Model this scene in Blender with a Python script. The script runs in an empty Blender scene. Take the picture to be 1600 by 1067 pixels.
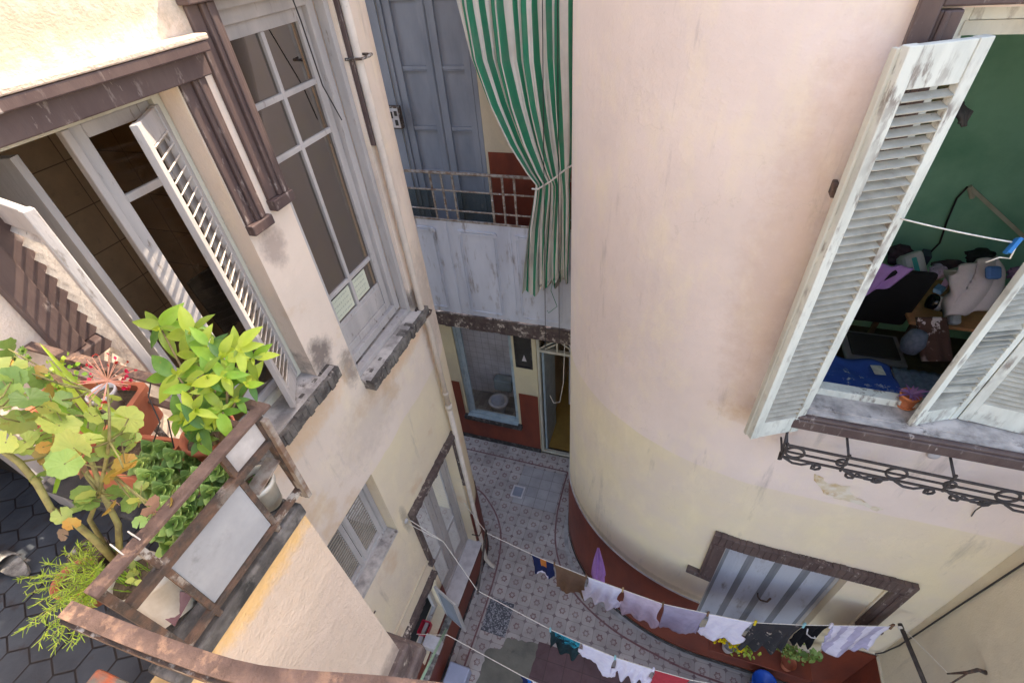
import bpy, math, random
from mathutils import Vector, Matrix
random.seed(7)
D = bpy.data; S = bpy.context.scene
rad = math.radians
# ------------------------------------------------------------ camera
CAM = Vector((0, 0, 7.9)); FPX = 754.6; CX, CY = 800.0, 533.5
yaw, pitch, roll = rad(-21.8), rad(41.26), rad(-5.706)
fw = Vector((math.sin(yaw)*math.cos(pitch), math.cos(yaw)*math.cos(pitch), -math.sin(pitch)))
r0 = Vector((math.cos(yaw), -math.sin(yaw), 0)); u0 = r0.cross(fw)
rt = math.cos(roll)*r0 + math.sin(roll)*u0; up = -math.sin(roll)*r0 + math.cos(roll)*u0
cd = D.cameras.new('camera'); cam = D.objects.new('camera', cd); S.collection.objects.link(cam)
cd.sensor_width = 36; cd.lens = FPX/1600*36; cd.clip_start = .02; cd.clip_end = 3000
m = Matrix((rt, up, -fw)).transposed().to_4x4(); m.translation = CAM; cam.matrix_world = m
S.camera = cam
# ------------------------------------------------------------ sky and sun
SUN_DIR = Vector((1.0, 2.18, 2.95)).normalized()      # towards the sun
elev = math.asin(SUN_DIR.z); azim = math.atan2(SUN_DIR.x, SUN_DIR.y)
w = D.worlds.new("World"); S.world = w; w.use_nodes = True
nt = w.node_tree; bg = nt.nodes['Background']; sky = nt.nodes.new('ShaderNodeTexSky')
sky.sky_type = 'NISHITA'; sky.sun_disc = False; sky.sun_elevation = elev; sky.sun_rotation = azim
sky.air_density = 1.0; sky.dust_density = 2.5
nt.links.new(sky.outputs[0], bg.inputs[0]); bg.inputs[1].default_value = .15
sl = D.lights.new('sun', 'SUN'); sl.energy = 2.0; sl.angle = rad(.6); sl.color = (1, .93, .82)
so = D.objects.new('sun', sl); S.collection.objects.link(so)
so.rotation_euler = (-SUN_DIR).to_track_quat('-Z', 'Y').to_euler()
S.view_settings.view_transform = 'Standard'; S.view_settings.look = 'None'
S.view_settings.exposure = 2.42; S.view_settings.gamma = 1.0
S.view_settings.use_white_balance = True; S.view_settings.white_balance_temperature = 7500; S.view_settings.white_balance_tint = 12
try:
    S.cycles.max_bounces = 10; S.cycles.diffuse_bounces = 6; S.cycles.transparent_max_bounces = 8
except Exception: pass

# ------------------------------------------------------------ measuring helpers: where a sight line meets a real plane
def _ray(px, py): return rt*((px-CX)/FPX) - up*((py-CY)/FPX) + fw
def az(px, py, z=0.): d = _ray(px, py); return CAM + d*((z-CAM.z)/d.z)
def ax(px, py, x): d = _ray(px, py); return CAM + d*((x-CAM.x)/d.x)
def ay(px, py, y): d = _ray(px, py); return CAM + d*((y-CAM.y)/d.y)

# ------------------------------------------------------------ materials
def nodes(name):
    mt = D.materials.new(name); mt.use_nodes = True
    return mt, mt.node_tree, mt.node_tree.nodes['Principled BSDF']
def N(nt, typ, **kw):
    n = nt.nodes.new(typ)
    for k, v in kw.items(): setattr(n, k, v)
    return n
def val(nt, inp, v):
    if hasattr(v, 'is_linked') or hasattr(v, 'links'): nt.links.new(v, inp)
    else: inp.default_value = v
def col(c): return (c[0], c[1], c[2], 1)
def math_(nt, op, a, b=None, c=None):
    n = N(nt, 'ShaderNodeMath', operation=op); val(nt, n.inputs[0], a)
    if b is not None: val(nt, n.inputs[1], b)
    if c is not None: val(nt, n.inputs[2], c)
    return n.outputs[0]
def mix(nt, f, a, b, bt='MIX'):
    n = N(nt, 'ShaderNodeMix', data_type='RGBA', blend_type=bt)
    val(nt, n.inputs[0], f)
    for i, v in ((6, a), (7, b)):
        if isinstance(v, tuple): n.inputs[i].default_value = col(v)
        else: nt.links.new(v, n.inputs[i])
    return n.outputs[2]
def coords(nt, sc=(1, 1, 1)):
    t = N(nt, 'ShaderNodeTexCoord'); mp = N(nt, 'ShaderNodeMapping'); mp.inputs['Scale'].default_value = sc
    nt.links.new(t.outputs['Object'], mp.inputs[0]); return mp.outputs[0]
def noise(nt, sc, det=4, rough=.55, xyz=(1, 1, 1), dist=0.):
    n = N(nt, 'ShaderNodeTexNoise'); n.inputs['Scale'].default_value = sc; n.inputs['Detail'].default_value = det
    n.inputs['Roughness'].default_value = rough; n.inputs['Distortion'].default_value = dist
    nt.links.new(coords(nt, xyz), n.inputs['Vector']); return n.outputs[0]
def ramp(nt, f, lo, hi, a=0., b=1.):
    n = N(nt, 'ShaderNodeMapRange'); n.inputs[1].default_value = lo; n.inputs[2].default_value = hi
    n.inputs[3].default_value = a; n.inputs[4].default_value = b; nt.links.new(f, n.inputs[0]); return n.outputs[0]
def bump(nt, b, h, strength, dist=.02):
    n = N(nt, 'ShaderNodeBump'); n.inputs['Strength'].default_value = strength; n.inputs['Distance'].default_value = dist
    nt.links.new(h, n.inputs['Height']); nt.links.new(n.outputs[0], b.inputs['Normal'])
def pm(name, c1, c2=None, sc=6, lo=.4, hi=.65, rough=.7, bmp=.3, bsc=40, metal=0., c3=None, sc3=30, lo3=.6, hi3=.66, xyz=(1, 1, 1), spec=.4, alpha=None, trans=0.):
    mt, t, b = nodes(name)
    c2 = c2 or tuple(v*.8 for v in c1)
    f = ramp(t, noise(t, sc, 6, .6, xyz), lo, hi); c = mix(t, f, c1, c2)
    if c3 is not None: c = mix(t, math_(t, 'MULTIPLY', ramp(t, noise(t, sc3, 5, .65, xyz), lo3-.02, hi3), ramp(t, noise(t, 3.3, 3, .6), .45, .60)), c, c3)
    t.links.new(c, b.inputs['Base Color']); b.inputs['Roughness'].default_value = rough
    b.inputs['Metallic'].default_value = metal; b.inputs['Specular IOR Level'].default_value = spec
    if bmp: bump(t, b, noise(t, bsc, 5, .6, xyz), bmp, .01)
    if trans:
        tr = N(t, 'ShaderNodeBsdfTranslucent'); t.links.new(c, tr.inputs[0]); ms = N(t, 'ShaderNodeMixShader')
        ms.inputs[0].default_value = trans; out = t.nodes['Material Output']
        t.links.new(b.outputs[0], ms.inputs[1]); t.links.new(tr.outputs[0], ms.inputs[2]); t.links.new(ms.outputs[0], out.inputs[0])
    return mt
def plaster(name, upper, lower, split, wob=.04, grime=(.22, .19, .18), bmp=.35, dirt=.62, ochre=None, blotch=.10, zones=()):
    """painted render: upper colour above a hand-brushed line, lower colour below it, worn patches and thin runs of dirt"""
    mt, t, b = nodes(name)
    tc = N(t, 'ShaderNodeTexCoord'); sp = N(t, 'ShaderNodeSeparateXYZ'); t.links.new(tc.outputs['Object'], sp.inputs[0])
    zz = math_(t, 'ADD', sp.outputs[2], math_(t, 'MULTIPLY', math_(t, 'SUBTRACT', noise(t, 1.6, 3), .5), wob*6))
    f = ramp(t, zz, split-.01, split+.01)
    c = mix(t, f, lower, upper)
    c = mix(t, ramp(t, noise(t, 1.1, 5, .6), .38, .68, 0, .75), c, tuple(v*(1-blotch*1.6) for v in upper), 'MIX')
    c = mix(t, ramp(t, noise(t, 4.5, 6, .65, (1, 1, .5)), .5, .75, 0, .5), c, tuple(min(1, v*1.1+.02) for v in lower))
    streak = ramp(t, noise(t, 5, 6, .7, (1, 1, .14)), dirt, dirt+.16, 0, .45)
    c = mix(t, streak, c, grime)
    c = mix(t, ramp(t, noise(t, 70, 3, .8), .68, .76, 0, .4), c, grime)
    if ochre: c = mix(t, ramp(t, noise(t, 2.2, 5, .6), .60, .70, 0, .55), c, ochre)
    vo = N(t, 'ShaderNodeTexVoronoi', feature='DISTANCE_TO_EDGE'); vo.inputs['Scale'].default_value = 1.1
    dn = N(t, 'ShaderNodeVectorMath', operation='ADD'); nz = N(t, 'ShaderNodeTexNoise'); nz.inputs['Scale'].default_value = 3
    nz.inputs['Detail'].default_value = 6
    t.links.new(tc.outputs['Object'], nz.inputs['Vector']); t.links.new(tc.outputs['Object'], dn.inputs[0]); t.links.new(nz.outputs[1], dn.inputs[1])
    t.links.new(dn.outputs[0], vo.inputs['Vector'])
    for (yx, zc, ry, rz, cc, st_) in zones:      # old stains, one also toning down sunlit plaster: y (or x) and z of the middle, half sizes, colour, strength
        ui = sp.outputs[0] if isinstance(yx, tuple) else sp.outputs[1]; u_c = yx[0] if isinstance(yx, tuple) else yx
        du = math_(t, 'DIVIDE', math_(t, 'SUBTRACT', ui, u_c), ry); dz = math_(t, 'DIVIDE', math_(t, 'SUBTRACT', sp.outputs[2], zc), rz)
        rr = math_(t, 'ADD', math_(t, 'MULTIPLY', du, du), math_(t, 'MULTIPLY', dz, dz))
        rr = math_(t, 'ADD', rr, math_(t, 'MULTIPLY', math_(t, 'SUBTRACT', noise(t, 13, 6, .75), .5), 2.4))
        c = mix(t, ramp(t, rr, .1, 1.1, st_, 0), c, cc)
    crack = math_(t, 'MULTIPLY', ramp(t, vo.outputs[0], .0, .006, 1, 0), ramp(t, noise(t, 1.3, 2), .52, .6))
    c = mix(t, math_(t, 'MULTIPLY', crack, .16), c, tuple(v*.5 for v in lower))
    t.links.new(c, b.inputs['Base Color']); b.inputs['Roughness'].default_value = .85; b.inputs['Specular IOR Level'].default_value = .2
    h = math_(t, 'ADD', noise(t, 9, 6, .65), math_(t, 'MULTIPLY', noise(t, 90, 3, .6), .25))
    bump(t, b, h, bmp, .03)
    return mt
def glass_mat(name, tint=(.8, .85, .85), refl=.25, rough=.03):
    mt, t, b = nodes(name)
    g = N(t, 'ShaderNodeBsdfGlossy'); g.inputs['Roughness'].default_value = rough
    tr = N(t, 'ShaderNodeBsdfTransparent'); tr.inputs[0].default_value = col(tint)
    fr = N(t, 'ShaderNodeFresnel'); fr.inputs[0].default_value = 1.38
    ms = N(t, 'ShaderNodeMixShader'); t.links.new(math_(t, 'MULTIPLY', fr.outputs[0], refl), ms.inputs[0])
    t.links.new(tr.outputs[0], ms.inputs[1]); t.links.new(g.outputs[0], ms.inputs[2])
    t.links.new(ms.outputs[0], t.nodes['Material Output'].inputs[0]); return mt
M = {}
M['wall_left'] = plaster('worn_pink_plaster', (.80, .665, .555), (.78, .655, .45), 4.45, .05, ochre=(.66, .45, .26), dirt=.60, zones=[(1.80, 5.80, .13, .16, (.11,.09,.085), .8), (1.99, 5.50, .11, .20, (.16,.13,.12), .7), (3.0, 5.40, .12, .13, (.10,.085,.08), .8), (3.2, 5.2, .25, .7, (.40,.33,.28), .5), (2.5, 5.08, .65, .16, (.74,.50,.30), .7), (1.4, 5.48, .6, .16, (.74,.50,.30), .7), (1.82, 6.62, .10, .16, (.30,.22,.19), .6), (1.95, 4.9, .5, .35, (.45,.36,.30), .35), (3.05, 6.5, .12, .5, (.45,.36,.32), .4), (1.9, 3.45, .06, .25, (.25,.21,.18), .6), (.9, 8.05, 1.8, .5, (.44,.37,.28), .85), (1.0, 7.72, 1.0, .10, (.42,.36,.26), .6)])  # broad top zone: grime, darkened further to tone down the sunlit plaster
M['wall_left_side'] = plaster('side_cream_plaster', (.62, .52, .40), (.60, .52, .36), 4.45, .05, ochre=(.55, .42, .28))
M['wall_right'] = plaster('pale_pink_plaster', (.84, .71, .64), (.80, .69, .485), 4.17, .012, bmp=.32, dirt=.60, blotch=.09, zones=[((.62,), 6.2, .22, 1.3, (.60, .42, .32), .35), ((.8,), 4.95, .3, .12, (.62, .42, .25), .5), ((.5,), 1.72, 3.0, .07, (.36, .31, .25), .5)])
M['wall_side'] = plaster('grey_cream_plaster', (.68, .60, .47), (.68, .60, .45), 4.17, .02, bmp=.3, dirt=.56)
M['wall_back'] = plaster('back_cream_plaster', (.62, .53, .40), (.60, .52, .34), 3.0, .03)
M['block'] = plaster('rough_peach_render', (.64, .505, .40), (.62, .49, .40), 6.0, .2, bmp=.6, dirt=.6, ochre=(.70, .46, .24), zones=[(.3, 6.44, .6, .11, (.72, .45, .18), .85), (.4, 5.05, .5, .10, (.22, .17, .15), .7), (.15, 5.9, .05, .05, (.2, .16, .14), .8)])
M['dado'] = pm('oxblood_paint', (.21, .045, .022), (.13, .03, .02), 3, .4, .7, .5, .3, 25, c3=(.34, .13, .09), sc3=26, lo3=.70, hi3=.74, xyz=(1, 1, .5))
M['skirt'] = pm('black_skirting_paint', (.035, .03, .03), (.11, .10, .095), 12, .5, .65)
M['brown'] = pm('chocolate_moulding_paint', (.085, .055, .052), (.13, .09, .08), 7, .4, .7, .5, .35, 30, c3=(.36, .30, .27), sc3=30, lo3=.60, hi3=.66, xyz=(1, 1, .35))
M['brown_flake'] = pm('flaking_brown_paint', (.075, .05, .048), (.12, .09, .08), 10, .4, .6, .6, .6, 30, c3=(.55, .47, .40), sc3=16, lo3=.56, hi3=.60)
M['sill'] = pm('weathered_sill', (.56, .51, .47), (.27, .245, .23), 6, .40, .62, .8, .5, 30, c3=(.12, .10, .09), sc3=14, lo3=.57, hi3=.68)
M['sill_edge'] = pm('blackened_sill_edge', (.07, .06, .055), (.20, .18, .16), 9, .4, .65, .9, .9, 25, c3=(.5, .45, .40), sc3=22, lo3=.60, hi3=.64)
M['marble'] = pm('pale_marble_sill', (.60, .57, .58), (.45, .42, .43), 9, .4, .7, .4, .1, 20)
M['grey_wood'] = pm('grey_painted_wood', (.48, .445, .425), (.35, .325, .315), 5, .4, .7, .55, .3, 40, c3=(.20, .165, .14), sc3=28, lo3=.61, hi3=.68, xyz=(1, 1, .25))
M['cream_wood'] = pm('aged_cream_wood', (.58, .56, .47), (.45, .42, .34), 6, .4, .7, .6, .4, 30, c3=(.25, .20, .14), sc3=30, lo3=.66, hi3=.72, xyz=(1, 1, .25))
M['white_wood'] = pm('peeling_white_wood', (.66, .67, .60), (.47, .48, .43), 6, .45, .7, .6, .45, 35, c3=(.26, .23, .20), sc3=16, lo3=.53, hi3=.60, xyz=(1, 1, .3))
M['slat'] = pm('shutter_slat_paint', (.46, .44, .37), (.31, .29, .24), 8, .4, .7, .65, .3, 40, c3=(.25, .21, .17), sc3=45, lo3=.68, hi3=.72)
M['slat_dark'] = pm('brown_stained_slats', (.22, .18, .145), (.14, .115, .09), 9, .42, .66, .7, .4)
M['slat_old'] = pm('old_slat_paint', (.58, .52, .45), (.36, .30, .26), 9, .42, .66, .7, .4, 40, c3=(.16, .12, .10), sc3=40, lo3=.62, hi3=.68)
M['blue_paint'] = pm('blue_grey_sheet_paint', (.58, .60, .67), (.44, .46, .53), 2.5, .4, .7, .5, .12, 20, c3=(.20, .16, .14), sc3=11, lo3=.54, hi3=.72, xyz=(1, 1, .22))
M['blue_door'] = pm('slate_blue_door_paint', (.26, .28, .33), (.18, .20, .245), 3, .4, .7, .5, .15, 20, xyz=(1, 1, .3))
M['teal_frame'] = pm('pale_teal_frame_paint', (.34, .42, .46), (.24, .30, .34), 6, .4, .7, .5, .2, 30)
M['rust'] = pm('rusted_brown_iron', (.16, .10, .08), (.085, .052, .042), 18, .35, .65, .75, .5, 60, c3=(.30, .18, .12), sc3=30, lo3=.52, hi3=.62)
M['rust_dark'] = pm('dark_rusted_iron', (.055, .042, .036), (.14, .08, .055), 20, .4, .65, .8, .7, 60, c3=(.42, .39, .35), sc3=26, lo3=.54, hi3=.61)
M['rail_iron'] = pm('weathered_rail_iron', (.30, .27, .24), (.17, .11, .08), 16, .42, .6, .6, .4, 50, c3=(.50, .50, .52), sc3=20, lo3=.58, hi3=.64)
M['iron'] = pm('black_wrought_iron', (.045, .038, .036), (.08, .065, .06), 20, .4, .7, .6, .3, 60)
M['pipe'] = pm('painted_downpipe', (.62, .53, .44), (.50, .42, .35), 7, .4, .7, .6, .3, 40, c3=(.24, .18, .16), sc3=24, lo3=.66, hi3=.72)
M['terracotta'] = pm('terracotta', (.52, .17, .09), (.42, .13, .075), 10, .4, .7, .75, .2, 40)
M['terracotta_pot'] = pm('orange_terracotta', (.60, .20, .08), (.48, .15, .07), 10, .4, .7, .75, .2, 40)
M['white_plastic'] = pm('yellowed_white_plastic', (.66, .62, .55), (.50, .44, .36), 12, .45, .7, .4, .1, 30, c3=(.20, .14, .10), sc3=18, lo3=.68, hi3=.76)
M['soil'] = pm('potting_soil', (.085, .06, .042), (.16, .12, .08), 40, .4, .65, .95, 1., 90)
M['concrete'] = pm('stained_concrete', (.075, .07, .068), (.24, .225, .215), 8, .45, .7, .9, .8, 40, c3=(.03, .03, .03), sc3=14, lo3=.47, hi3=.56)
M['mottled'] = pm('mottled_old_ledge', (.34, .32, .29), (.13, .12, .11), 14, .42, .58, .9, .7, 40)
M['frosted'] = pm('milky_frosted_glass', (.36, .37, .39), (.27, .28, .30), 5, .38, .66, .22, .05, 20, c3=(.10, .10, .09), sc3=9, lo3=.58, hi3=.74)
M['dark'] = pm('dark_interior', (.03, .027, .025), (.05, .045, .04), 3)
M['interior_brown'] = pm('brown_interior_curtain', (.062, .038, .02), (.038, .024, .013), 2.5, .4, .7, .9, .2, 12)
M['green_wall'] = pm('green_room_wall', (.28, .58, .43), (.17, .42, .29), 2, .4, .7, .7, .1, 10)
M['room_wall'] = pm('beige_room_wall', (.46, .38, .27), (.36, .29, .20), 2, .4, .7, .8, .1, 10)
M['wood_floor'] = pm('brown_floor', (.13, .08, .05), (.09, .05, .03), 8, .4, .6)
M['glass'] = glass_mat('window_glass', (.60, .53, .45), .30, .03)
M['rail_glass'] = glass_mat('dull_rail_glass', (.55, .62, .62), 1.2, .12)
M['cable'] = pm('black_cable', (.03, .028, .027), None, 20, rough=.5, bmp=0)
M['cord'] = pm('pale_cord', (.72, .68, .60), (.55, .50, .45), 60, rough=.8, bmp=0)
M['mint'] = pm('mint_green_paint', (.42, .66, .50), (.30, .50, .40), 20, .4, .7, .5, .1)
def cloth_mat(name, c, c2=None, sc=14):
    return pm(name, c, c2 or tuple(v*.85 for v in c), sc, .4, .7, .95, .35, 60, spec=.1)

def tile_mat(name, base, base2, cell, joint=(.15, .14, .14), jw=.02, motif=False, tint=None, rough=.45):
    mt, t, b = nodes(name)
    tc = N(t, 'ShaderNodeTexCoord'); sp = N(t, 'ShaderNodeSeparateXYZ'); t.links.new(tc.outputs['Object'], sp.inputs[0])
    X = math_(t, 'DIVIDE', sp.outputs[0], cell); Y = math_(t, 'DIVIDE', sp.outputs[1], cell); Zc = math_(t, 'DIVIDE', sp.outputs[2], cell)
    def ctr(v): return math_(t, 'SUBTRACT', math_(t, 'FRACT', v), .5)
    fx, fy, fz = ctr(X), ctr(Y), ctr(Zc)
    cmb = N(t, 'ShaderNodeCombineXYZ')
    for i, v in enumerate((X, Y, Zc)): t.links.new(math_(t, 'FLOOR', v), cmb.inputs[i])
    wn = N(t, 'ShaderNodeTexWhiteNoise'); t.links.new(cmb.outputs[0], wn.inputs[0])
    c = mix(t, ramp(t, wn.outputs[0], 0, 1, 0, .8), base, base2)
    if motif:
        r = math_(t, 'SQRT', math_(t, 'ADD', math_(t, 'MULTIPLY', fx, fx), math_(t, 'MULTIPLY', fy, fy)))
        th = math_(t, 'ARCTAN2', fy, fx)
        pet = math_(t, 'MULTIPLY', math_(t, 'COSINE', math_(t, 'MULTIPLY', th, 6)), .035)
        ring = ramp(t, math_(t, 'ABSOLUTE', math_(t, 'SUBTRACT', r, math_(t, 'ADD', pet, .165))), .045, .062, 1, 0)
        gx, gy = ctr(math_(t, 'ADD', X, .5)), ctr(math_(t, 'ADD', Y, .5))
        ag, bg_ = math_(t, 'ABSOLUTE', gx), math_(t, 'ABSOLUTE', gy)
        star = ramp(t, math_(t, 'ADD', math_(t, 'POWER', ag, .6), math_(t, 'POWER', bg_, .6)), .40, .44, 1, 0)
        worn = ramp(t, noise(t, 7, 5, .7), .3, .6, 1.0, .5)
        c = mix(t, math_(t, 'MULTIPLY', ring, worn), c, (.17, .055, .06))
        c = mix(t, math_(t, 'MULTIPLY', star, worn), c, (.13, .06, .075))
    ex = math_(t, 'ABSOLUTE', fx); ey = math_(t, 'ABSOLUTE', fy); ez = math_(t, 'ABSOLUTE', fz)
    nrm = N(t, 'ShaderNodeNewGeometry'); ns = N(t, 'ShaderNodeSeparateXYZ'); t.links.new(nrm.outputs['True Normal'], ns.inputs[0])
    def edge(e, n_): 
        return math_(t, 'MULTIPLY', ramp(t, e, .5-jw, .5-jw*.6, 0, 1), ramp(t, math_(t, 'ABSOLUTE', n_), .5, .6, 1, 0))
    j = math_(t, 'MAXIMUM', math_(t, 'MAXIMUM', edge(ex, ns.outputs[0]), edge(ey, ns.outputs[1])), edge(ez, ns.outputs[2]))
    c = mix(t, math_(t, 'MULTIPLY', j, .55 if motif else .9), c, joint)
    c = mix(t, ramp(t, noise(t, 1.6, 6, .65), .42, .70, 0, .6), c, tuple(v*.42 for v in base))
    c = mix(t, ramp(t, noise(t, 18, 6, .7), .58, .72, 0, .35), c, tuple(v*.35 for v in base))
    t.links.new(c, b.inputs['Base Color']); b.inputs['Specular IOR Level'].default_value = .4
    t.links.new(ramp(t, noise(t, 9, 4), .3, .7, rough-.1, rough+.25), b.inputs['Roughness'])
    bump(t, b, math_(t, 'SUBTRACT', noise(t, 30, 4), j), .25, .006)
    return mt
M['floor'] = tile_mat('flower_motif_tiles', (.50, .45, .42), (.34, .30, .285), .2, motif=True)
M['white_tiles'] = tile_mat('plain_white_floor_tiles', (.44, .42, .42), (.36, .345, .35), .2, (.25, .23, .23), .03)
M['bath_tiles'] = tile_mat('white_wall_tiles', (.66, .66, .74), (.62, .62, .70), .15, (.30, .30, .36), .03)
M['kitchen_tiles'] = tile_mat('beige_wall_tiles', (.82, .66, .48), (.76, .60, .43), .3, (.22, .15, .10), .015)
M['red_tiles'] = tile_mat('maroon_floor_tiles', (.15, .085, .09), (.12, .07, .075), .25, (.08, .05, .05), .02, rough=.6)
def hex_mat():
    mt, t, b = nodes('hexagonal_grey_tiles')
    s = .11
    tc = N(t, 'ShaderNodeTexCoord')
    def cell(off):
        mp = N(t, 'ShaderNodeMapping'); mp.inputs['Scale'].default_value = (1/s, 1/(s*1.7320508), 1)
        mp.inputs['Location'].default_value = off; t.links.new(tc.outputs['Object'], mp.inputs[0])
        fr = N(t, 'ShaderNodeVectorMath', operation='FRACTION'); t.links.new(mp.outputs[0], fr.inputs[0])
        sb = N(t, 'ShaderNodeVectorMath', operation='SUBTRACT'); t.links.new(fr.outputs[0], sb.inputs[0]); sb.inputs[1].default_value = (.5, .5, 0)
        sp = N(t, 'ShaderNodeSeparateXYZ'); t.links.new(sb.outputs[0], sp.inputs[0])
        x = math_(t, 'ABSOLUTE', sp.outputs[0]); y = math_(t, 'MULTIPLY', math_(t, 'ABSOLUTE', sp.outputs[1]), 1.7320508)
        return math_(t, 'MAXIMUM', x, math_(t, 'ADD', math_(t, 'MULTIPLY', x, .5), math_(t, 'MULTIPLY', y, .8660254)))
    d = math_(t, 'MINIMUM', cell((0, 0, 0)), cell((.5, .5, 0)))
    j = ramp(t, d, .462, .48)
    c = mix(t, ramp(t, noise(t, 5, 5), .4, .65), (.075, .085, .10), (.045, .05, .06))
    c = mix(t, ramp(t, noise(t, 14, 5), .6, .68, 0, .6), c, (.05, .035, .03))
    c = mix(t, j, c, (.02, .015, .015))
    t.links.new(c, b.inputs['Base Color']); b.inputs['Roughness'].default_value = .5
    bump(t, b, math_(t, 'SUBTRACT', noise(t, 40, 4), j), .4, .005)
    return mt
M['hex'] = hex_mat()
def terrazzo():
    mt, t, b = nodes('dark_terrazzo')
    v = N(t, 'ShaderNodeTexVoronoi'); v.inputs['Scale'].default_value = 70; t.links.new(coords(t), v.inputs['Vector'])
    sp = N(t, 'ShaderNodeSeparateColor'); t.links.new(v.outputs['Color'], sp.inputs[0])
    c = mix(t, ramp(t, sp.outputs[0], .55, .75), (.07, .075, .09), (.30, .30, .32)); t.links.new(c, b.inputs['Base Color']); b.inputs['Roughness'].default_value = .5
    return mt
M['terrazzo'] = terrazzo()
M['cement'] = pm('olive_grey_cement', (.20, .19, .155), (.13, .125, .105), 4, .35, .7, .85, .4, 30, c3=(.07, .065, .06), sc3=10, lo3=.64, hi3=.8)
M['ground'] = pm('bare_ground', (.20, .18, .16), (.14, .13, .11), 1.5)
M['border'] = pm('maroon_border_tiles', (.17, .075, .08), (.24, .14, .14), 12, .4, .7, .5, .1)
M['yellow_floor'] = pm('ochre_corridor_floor', (.42, .27, .07), (.34, .21, .055), 5, .4, .7, .6, .1)
M['shade_grey'] = pm('mid_grey_shutter_stile', (.24, .25, .28), (.17, .18, .20), 5, .4, .7, .55, .2, xyz=(1, 1, .3))
M['worn_red'] = pm('worn_red_kerb_paint', (.20, .17, .14), (.50, .13, .06), 9, .44, .56, .8, .5, 40, c3=(.55, .48, .38), sc3=20, lo3=.6, hi3=.66)
M['kerb_grey'] = pm('worn_base_strip', (.40, .38, .37), (.24, .23, .23), 6, .42, .66, .8, .3)

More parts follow.
